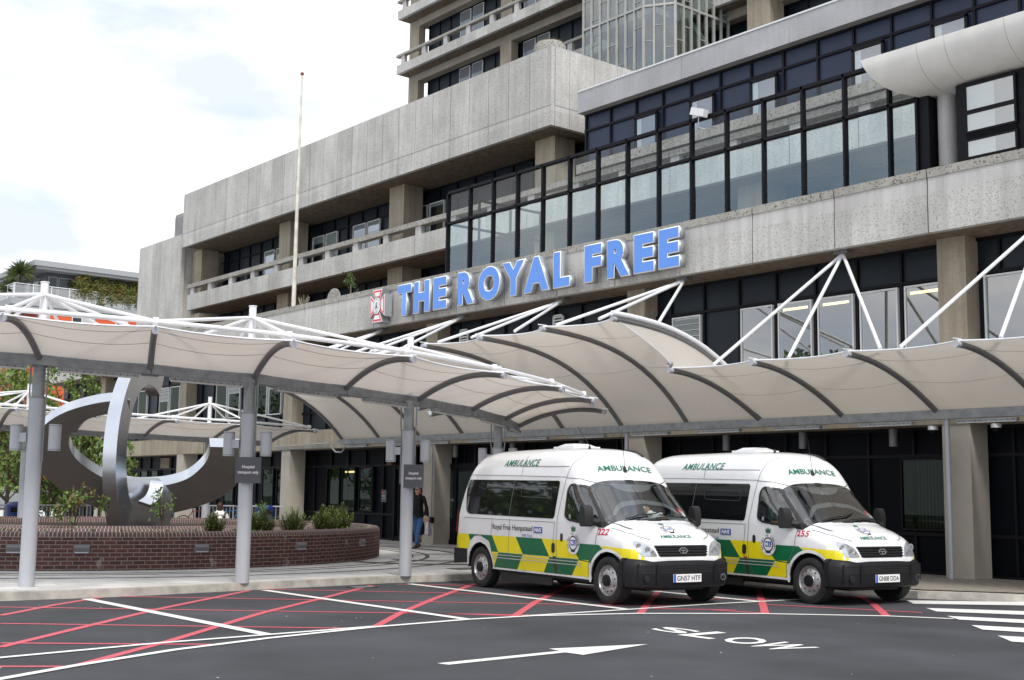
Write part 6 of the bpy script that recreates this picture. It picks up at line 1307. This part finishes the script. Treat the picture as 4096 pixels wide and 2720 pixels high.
    # wheels
    for x, y in ((3.78, -1), (3.78, 1), (0, -1), (0, 1)):
        tw_ = MB(); c = (x, y * .875, .36); s = y
        tw_.lathe([(.20, -.10 * s), (.30, -.11 * s), (.355, -.10 * s), (.362, -.05 * s), (.362, .05 * s), (.352, .095 * s), (.30, .112 * s), (.255, .105 * s), (.235, .09 * s), (.20, .04 * s)], c, M_RUBBER, 36, axis='y'); two = A(tw_, 'wheel', True)
        rm_ = MB(); rm_.lathe([(.238, .085 * s), (.228, .10 * s), (.222, .085 * s), (.205, .055 * s), (.185, .075 * s), (.15, .092 * s), (.105, .098 * s), (.10, .105 * s), (.0, .105 * s)], c, M_RIM, 36, axis='y'); sub(rm_, 'rim', two, True)
        hb_ = MB(); hb_.tube([(x, y * .875 + .104 * s, .36), (x, y * .875 + .135 * s, .36)], .088, M_TRIM, 24).tube([(x, y * .875 + .134 * s, .36), (x, y * .875 + .142 * s, .36)], .055, M_TRIM, 18)
        for k in range(10): a = k * .6283 + .2; hb_.tube([(x + .165 * math.cos(a), y * .875 + .080 * s, .36 + .165 * math.sin(a)), (x + .165 * math.cos(a), y * .875 + .0885 * s, .36 + .165 * math.sin(a))], .015, M_BLACK, 10)
        sub(hb_, 'hub_cap', two, True)
        ln = MB(); n_ = 20; ln.add([(x + .47 * math.cos(math.pi * k / n_), yy, .34 + .47 * math.sin(math.pi * k / n_)) for k in range(n_ + 1) for yy in (y * .97, y * .60)] + [(x, y * .60, .34)], [(2 * k, 2 * k + 2, 2 * k + 3, 2 * k + 1) for k in range(n_)] + [(2 * k + 1, 2 * k + 3, 2 * n_ + 2) for k in range(n_)], M_BLACK); A(ln, 'arch_liner')
        if x > 1: mf = MB().box(3.42, 3.45, y * .80 if y > 0 else -.97, .97 if y > 0 else -.80, .18, .46, M_BLACK); A(mf, 'mud_flap')
    # mirrors
    for sg in (-1, 1):
        mr = MB(); hx0, hx1 = 3.08, 3.30
        vsm = []
        for z, d in ((1.16, .03), (1.19, .0), (1.30, -.01), (1.42, .0), (1.47, .02), (1.49, .05)):
            vsm += [(3.32 + d, sg * 1.01, z), (3.32 + d, sg * 1.18, z), (3.44 - d * 1.4, sg * 1.165, z), (3.46 - d * 1.4, sg * 1.02, z)]
        mr.add(vsm, [(i * 4 + k, i * 4 + (k + 1) % 4, i * 4 + 4 + (k + 1) % 4, i * 4 + 4 + k) for i in range(5) for k in range(4)] + [(0, 1, 2, 3), (20, 21, 22, 23)], M_BLACK)
        mr.tube([(3.50, sg * .90, 1.22), (3.40, sg * .99, 1.24), (3.40, sg * 1.04, 1.26)], [.065, .06, .045], M_BLACK, 8); mr.tube([(3.44, sg * .90, 1.19), (3.62, sg * .93, 1.20)], [.07, .05], M_BLACK if vid == '255' else M_BLACK, 8); mo = A(mr, 'mirror', True)
        sub(MB().box(3.308, 3.315, min(sg * 1.03, sg * 1.165), max(sg * 1.03, sg * 1.165), 1.20, 1.45, M_CHR), 'mirror_glass', mo)
    # roof vent, rails, aerials
    v_ = MB(); v_.prism([(1.25, -.28), (1.85, -.28), (1.85, .28), (1.25, .28)], 2.43, 2.47, M_VAN); v_.add([(1.30, -.24, 2.47), (1.80, -.24, 2.47), (1.80, .24, 2.47), (1.30, .24, 2.47), (1.40, -.15, 2.52), (1.68, -.15, 2.52), (1.68, .15, 2.52), (1.40, .15, 2.52)], [(0, 1, 5, 4), (1, 2, 6, 5), (2, 3, 7, 6), (3, 0, 4, 7), (4, 5, 6, 7)], M_VAN); A(v_, 'roof_vent')
    a_ = MB(); f_ = TP(.0); p = Vector(f_(2.92, 0)); a_.lathe([(.04, -.02), (.03, .03), (.012, .07), (.006, .09)], p, M_BLACK, 10).tube([p + Vector((0, 0, .08)), p + Vector((-.10, 0, .62))], .004, M_BLACK, 4); A(a_, 'aerial')
    p = Vector(f_(2.35, -.30)); a_ = MB(); a_.lathe([(.03, -.02), (.02, .03), (.006, .06)], p, M_BLACK, 10).tube([p + Vector((0, 0, .05)), p + Vector((-.35, 0, .38 if vid == '222' else .12))], .0045, M_BLACK, 4); A(a_, 'aerial')
    a_ = MB(); a_.tube([Vector(f_(2.2 + .06 * k, .56)) + Vector((0, 0, .02)) for k in range(9)], .016, M_BLACK, 6); A(a_, 'roof_trim')
    # handles and filler
    h_ = MB(); drape(h_, rounded([(2.53, .90), (2.60, .90), (2.60, 1.03), (2.53, 1.03)], .034), SR(.008), M_BLACK, .05); A(h_, 'door_handle'); h_ = MB(); drape(h_, rounded([(2.28, .71), (2.38, .71), (2.38, .87), (2.28, .87)], .05), SR(.009), M_BLACK, .05); A(h_, 'fuel_cap')
    h_ = MB(); drape(h_, [(.42 + 0 * 0 + 2.33 - .42, .66), (2.40, .66), (2.43, .38), (2.35, .38)], SR(.006), mat('fuel_stain', (.03, .04, .02), .5), .06); A(h_, 'filler_stain')
    # lettering and roundels
    t1 = MB(); text_fit(t1, 'AMBULANCE', SR(.008), .60, 1.72, 2.12, 2.235, M_VTXT, shear=.25, bold=.012, spacing=1.06)
    A(t1, 'lettering'); t1 = MB()
    for F_, n_ in ((SL(.006), 0),): text_fit(t1, 'AMBULANCE', lambda x, z: F_(2.3 - x, z), .60, 1.72, 2.135, 2.265, M_VTXT, shear=.25, bold=.012)
    A(t1, 'lettering'); t1 = MB()
    vs, fs = textpoly('AMBULANCE', bold=.008); t1.add([TP(.012)(2.925 - q * .058, -.55 + p * 1.10) for p, q in vs], fs, M_VTXT); A(t1, 'lettering'); t1 = MB()
    t1.add([TP(.008)(4.235 - q * .060, -.30 + p * .60) for p, q in vs], fs, M_VTXT)
    A(t1, 'lettering'); t1 = MB()
    text_fit(t1, 'Royal Free Hampstead', SR(.007), .42, 1.70, 1.005, 1.125, M_VBLK, bold=.006); A(t1, 'lettering'); t1 = MB(); text_fit(t1, 'NHS Trust', SR(.007), 1.38, 1.70, .935, .985, M_VBLU)
    A(t1, 'lettering'); t1 = MB(); drape(t1, [(1.74, 1.01), (2.0, 1.01), (2.0, 1.11), (1.74, 1.11)], SR(.006), M_VBLU, .05); text_fit(t1, 'NHS', SR(.0085), 1.765, 1.975, 1.025, 1.095, M_WHITE, shear=.2, bold=.03)
    A(t1, 'logo'); t1 = MB(); text_fit(t1, vid, SR(.007), 3.52, 3.74, 1.04, 1.135, M_VRED, bold=.02)
    if vid == '255':
        A(t1, 'fleet_number'); t1 = MB()
        for i, w_ in enumerate(('DIESEL', 'FUEL', 'ONLY')): text_fit(t1, w_, SR(.008), 2.30, 2.41, .665 - .04 * i, .69 - .04 * i, mat('orange_text', (.6, .08, .02), .5))
    A(t1, 'lettering')
    def roundel(fn, R, sc=(1., 1.)):
        """white disc, rope ring, blue panel with M&L, motto round the rim, knot and crown"""
        r3 = MB(); P_ = lambda x, y, k=0: fn(x * sc[0], y * sc[1], k); NAVY = mat('roundel_navy', (.03, .03, .08), .5); c_ = lambda r_, k, mt_, n=28: r3.add([P_(0, 0, k)] + [P_(r_ * math.cos(6.2832 * i / n), r_ * math.sin(6.2832 * i / n), k) for i in range(n)], [(0, i + 1, (i + 1) % n + 1) for i in range(n)], mt_)
        c_(R, .0, M_WHITE); c_(R * .68, .0012, NAVY); c_(R * .55, .0024, M_WHITE)
        r3.add([P_(x * R, y * R, .0036) for x, y in ((-.42, -.20), (.42, -.20), (.42, .30), (-.42, .30))], [(0, 1, 2, 3)], M_VBLU)
        vs, fs = textpoly('M L', bold=.04); r3.add([P_((-.34 + a * .68) * R, (-.12 + b * .34) * R, .0048) for a, b in vs], fs, M_WHITE); vs, fs = textpoly('&', bold=.02); r3.add([P_((-.05 + a * .10) * R, (-.08 + b * .14) * R, .0048) for a, b in vs], fs, M_WHITE)
        mot = 'SERVING THE COMMUNITY'
        for i, ch in enumerate(mot):
            if ch == ' ': continue
            a = math.radians(218 - 256 * (i + .5) / len(mot)); rot = a - math.pi / 2; vs, fs = textpoly(ch, bold=.02); r3.add([P_(R * (.84 * math.cos(a) + (p - .5) * .13 * math.cos(rot) - (q - .5) * .2 * math.sin(rot)), R * (.84 * math.sin(a) + (p - .5) * .13 * math.sin(rot) + (q - .5) * .2 * math.cos(rot)), .0024) for p, q in vs], fs, NAVY)
        for x in (-.22, -.08, .08, .22):
            n = 12; r3.add([P_(R * (x + .13 * math.cos(6.2832 * i / n)), R * (-.66 + .13 * math.sin(6.2832 * i / n)), .0036 + x * .001) for i in range(n)], [tuple(range(n))], NAVY)
        r3.add([P_(R * x, R * y, .001) for x, y in ((-.26, 1.06), (.26, 1.06), (.40, 1.50), (.22, 1.34), (.17, 1.60), (.09, 1.36), (.0, 1.62), (-.09, 1.36), (-.17, 1.60), (-.22, 1.34), (-.40, 1.50))], [(0, 1, 3, 9), (1, 2, 3), (3, 4, 5), (5, 6, 7), (7, 8, 9), (9, 10, 0), (3, 5, 7, 9)], mat('crown_green', (.03, .13, .07), .5)); return r3
    A(roundel(lambda x, y, k: SR(.010 + k)(2.90 + x, .885 + y), .175), 'roundel'); A(roundel(lambda x, y, k: TP(.010 + k)(4.03 - y * 1.1, x), .13), 'roundel')
    return e
RZ = math.atan2(-.13262, .99116)
v1 = build_van('222', 'GN57 HTF', (-17.374, 14.750, 0), RZ, 'nearer white green and yellow ambulance numbered 222 with plate GN57 HTF', False)
v2 = build_van('255', 'GN08 DDA', (-15.796, 17.607, 0), RZ, 'farther white green and yellow ambulance numbered 255 with its driver inside', True)
def inv(v, p): return v.matrix_world @ Vector(p)
bpy.context.view_layer.update()
# things behind the windscreens
def vanobj(o, v, label, cat_): o.matrix_world = Matrix.Translation(v.location) @ Matrix.Rotation(RZ, 4, 'Z'); tag(o, label, cat_)
pp = MB().add([(3.38, -.42, 1.245), (3.60, -.40, 1.25), (3.58, .05, 1.25), (3.36, .0, 1.245)], [(0, 1, 2, 3)], M_WHITE).add([(3.42, -.7, 1.25), (3.60, -.66, 1.255), (3.57, -.45, 1.255), (3.42, -.5, 1.25)], [(0, 1, 2, 3)], M_WHITE)
vanobj(pp.build('paper'), v1, 'white papers lying on the dashboard of the nearer ambulance', 'paper')
ty = MB(); ty.ball((3.44, .20, 1.33), (.07, .13, .06), M_WHITE, 8).ball((3.42, .06, 1.42), (.05, .05, .055), mat('toy_brown', (.38, .20, .10), .9), 8).ball((3.50, .33, 1.30), (.045, .06, .04), MATS['toy_brown'], 7).ball((3.46, .10, 1.37), (.05, .06, .05), M_WHITE, 6).ball((3.48, .28, 1.36), (.04, .05, .03), M_WHITE, 6).ball((3.40, .03, 1.46), (.015, .02, .02), M_WHITE, 5)
vanobj(ty.build('plush_toy', None, True), v1, 'brown and white plush toy lolling behind the windscreen of the nearer ambulance', 'toy')
pp = MB().add([(3.38, -.72, 1.245), (3.60, -.70, 1.25), (3.58, -.40, 1.25), (3.40, -.42, 1.245)], [(0, 1, 2, 3)], M_WHITE)
vanobj(pp.build('paper'), v2, 'white sheet lying on the dashboard of the farther ambulance', 'paper')
dr = empty('person', v2.matrix_world @ Vector((2.58, -.45, .40)), 'driver in a green shirt sitting at the wheel of the farther ambulance', 'person', rz=RZ)
GS = mat('green_shirt', (.008, .075, .055), .85)
skin('body', [(None, (0, 0, .60), (.15, .17)), (0, (-.03, 0, .84), (.13, .17)), (1, (-.02, 0, 1.02), (.12, .19)), (2, (.0, 0, 1.11), (.07, .11)), (3, (.02, 0, 1.17), .05), (3, (.0, .20, 1.05), .065), (5, (.08, .25, .84), .055), (3, (.0, -.20, 1.05), .065), (7, (.08, -.25, .84), .055)], GS, dr)
for sg in (-1, 1): skin('forearm', [(None, (.08, sg * .25, .84), .045), (0, (.26, sg * .22, .80), .038), (1, (.44, sg * .14, .84), .028)], SKIN2, dr); hand(dr, (.45, sg * .14, .84), (1, 0, .2), mt=SKIN2)
head(dr, (.05, 0, 1.28), 1.0, mat('short_dark_hair', (.02, .015, .012), .7), face=(1, .1), glasses=True, sk=SKIN2)
skin('trousers', [(None, (0, 0, .56), (.14, .17)), (0, (.40, .1, .60), .075), (1, (.50, .1, .20), .05), (0, (.40, -.1, .60), .075), (3, (.50, -.1, .20), .05)], MATS['dark_trousers'], dr)
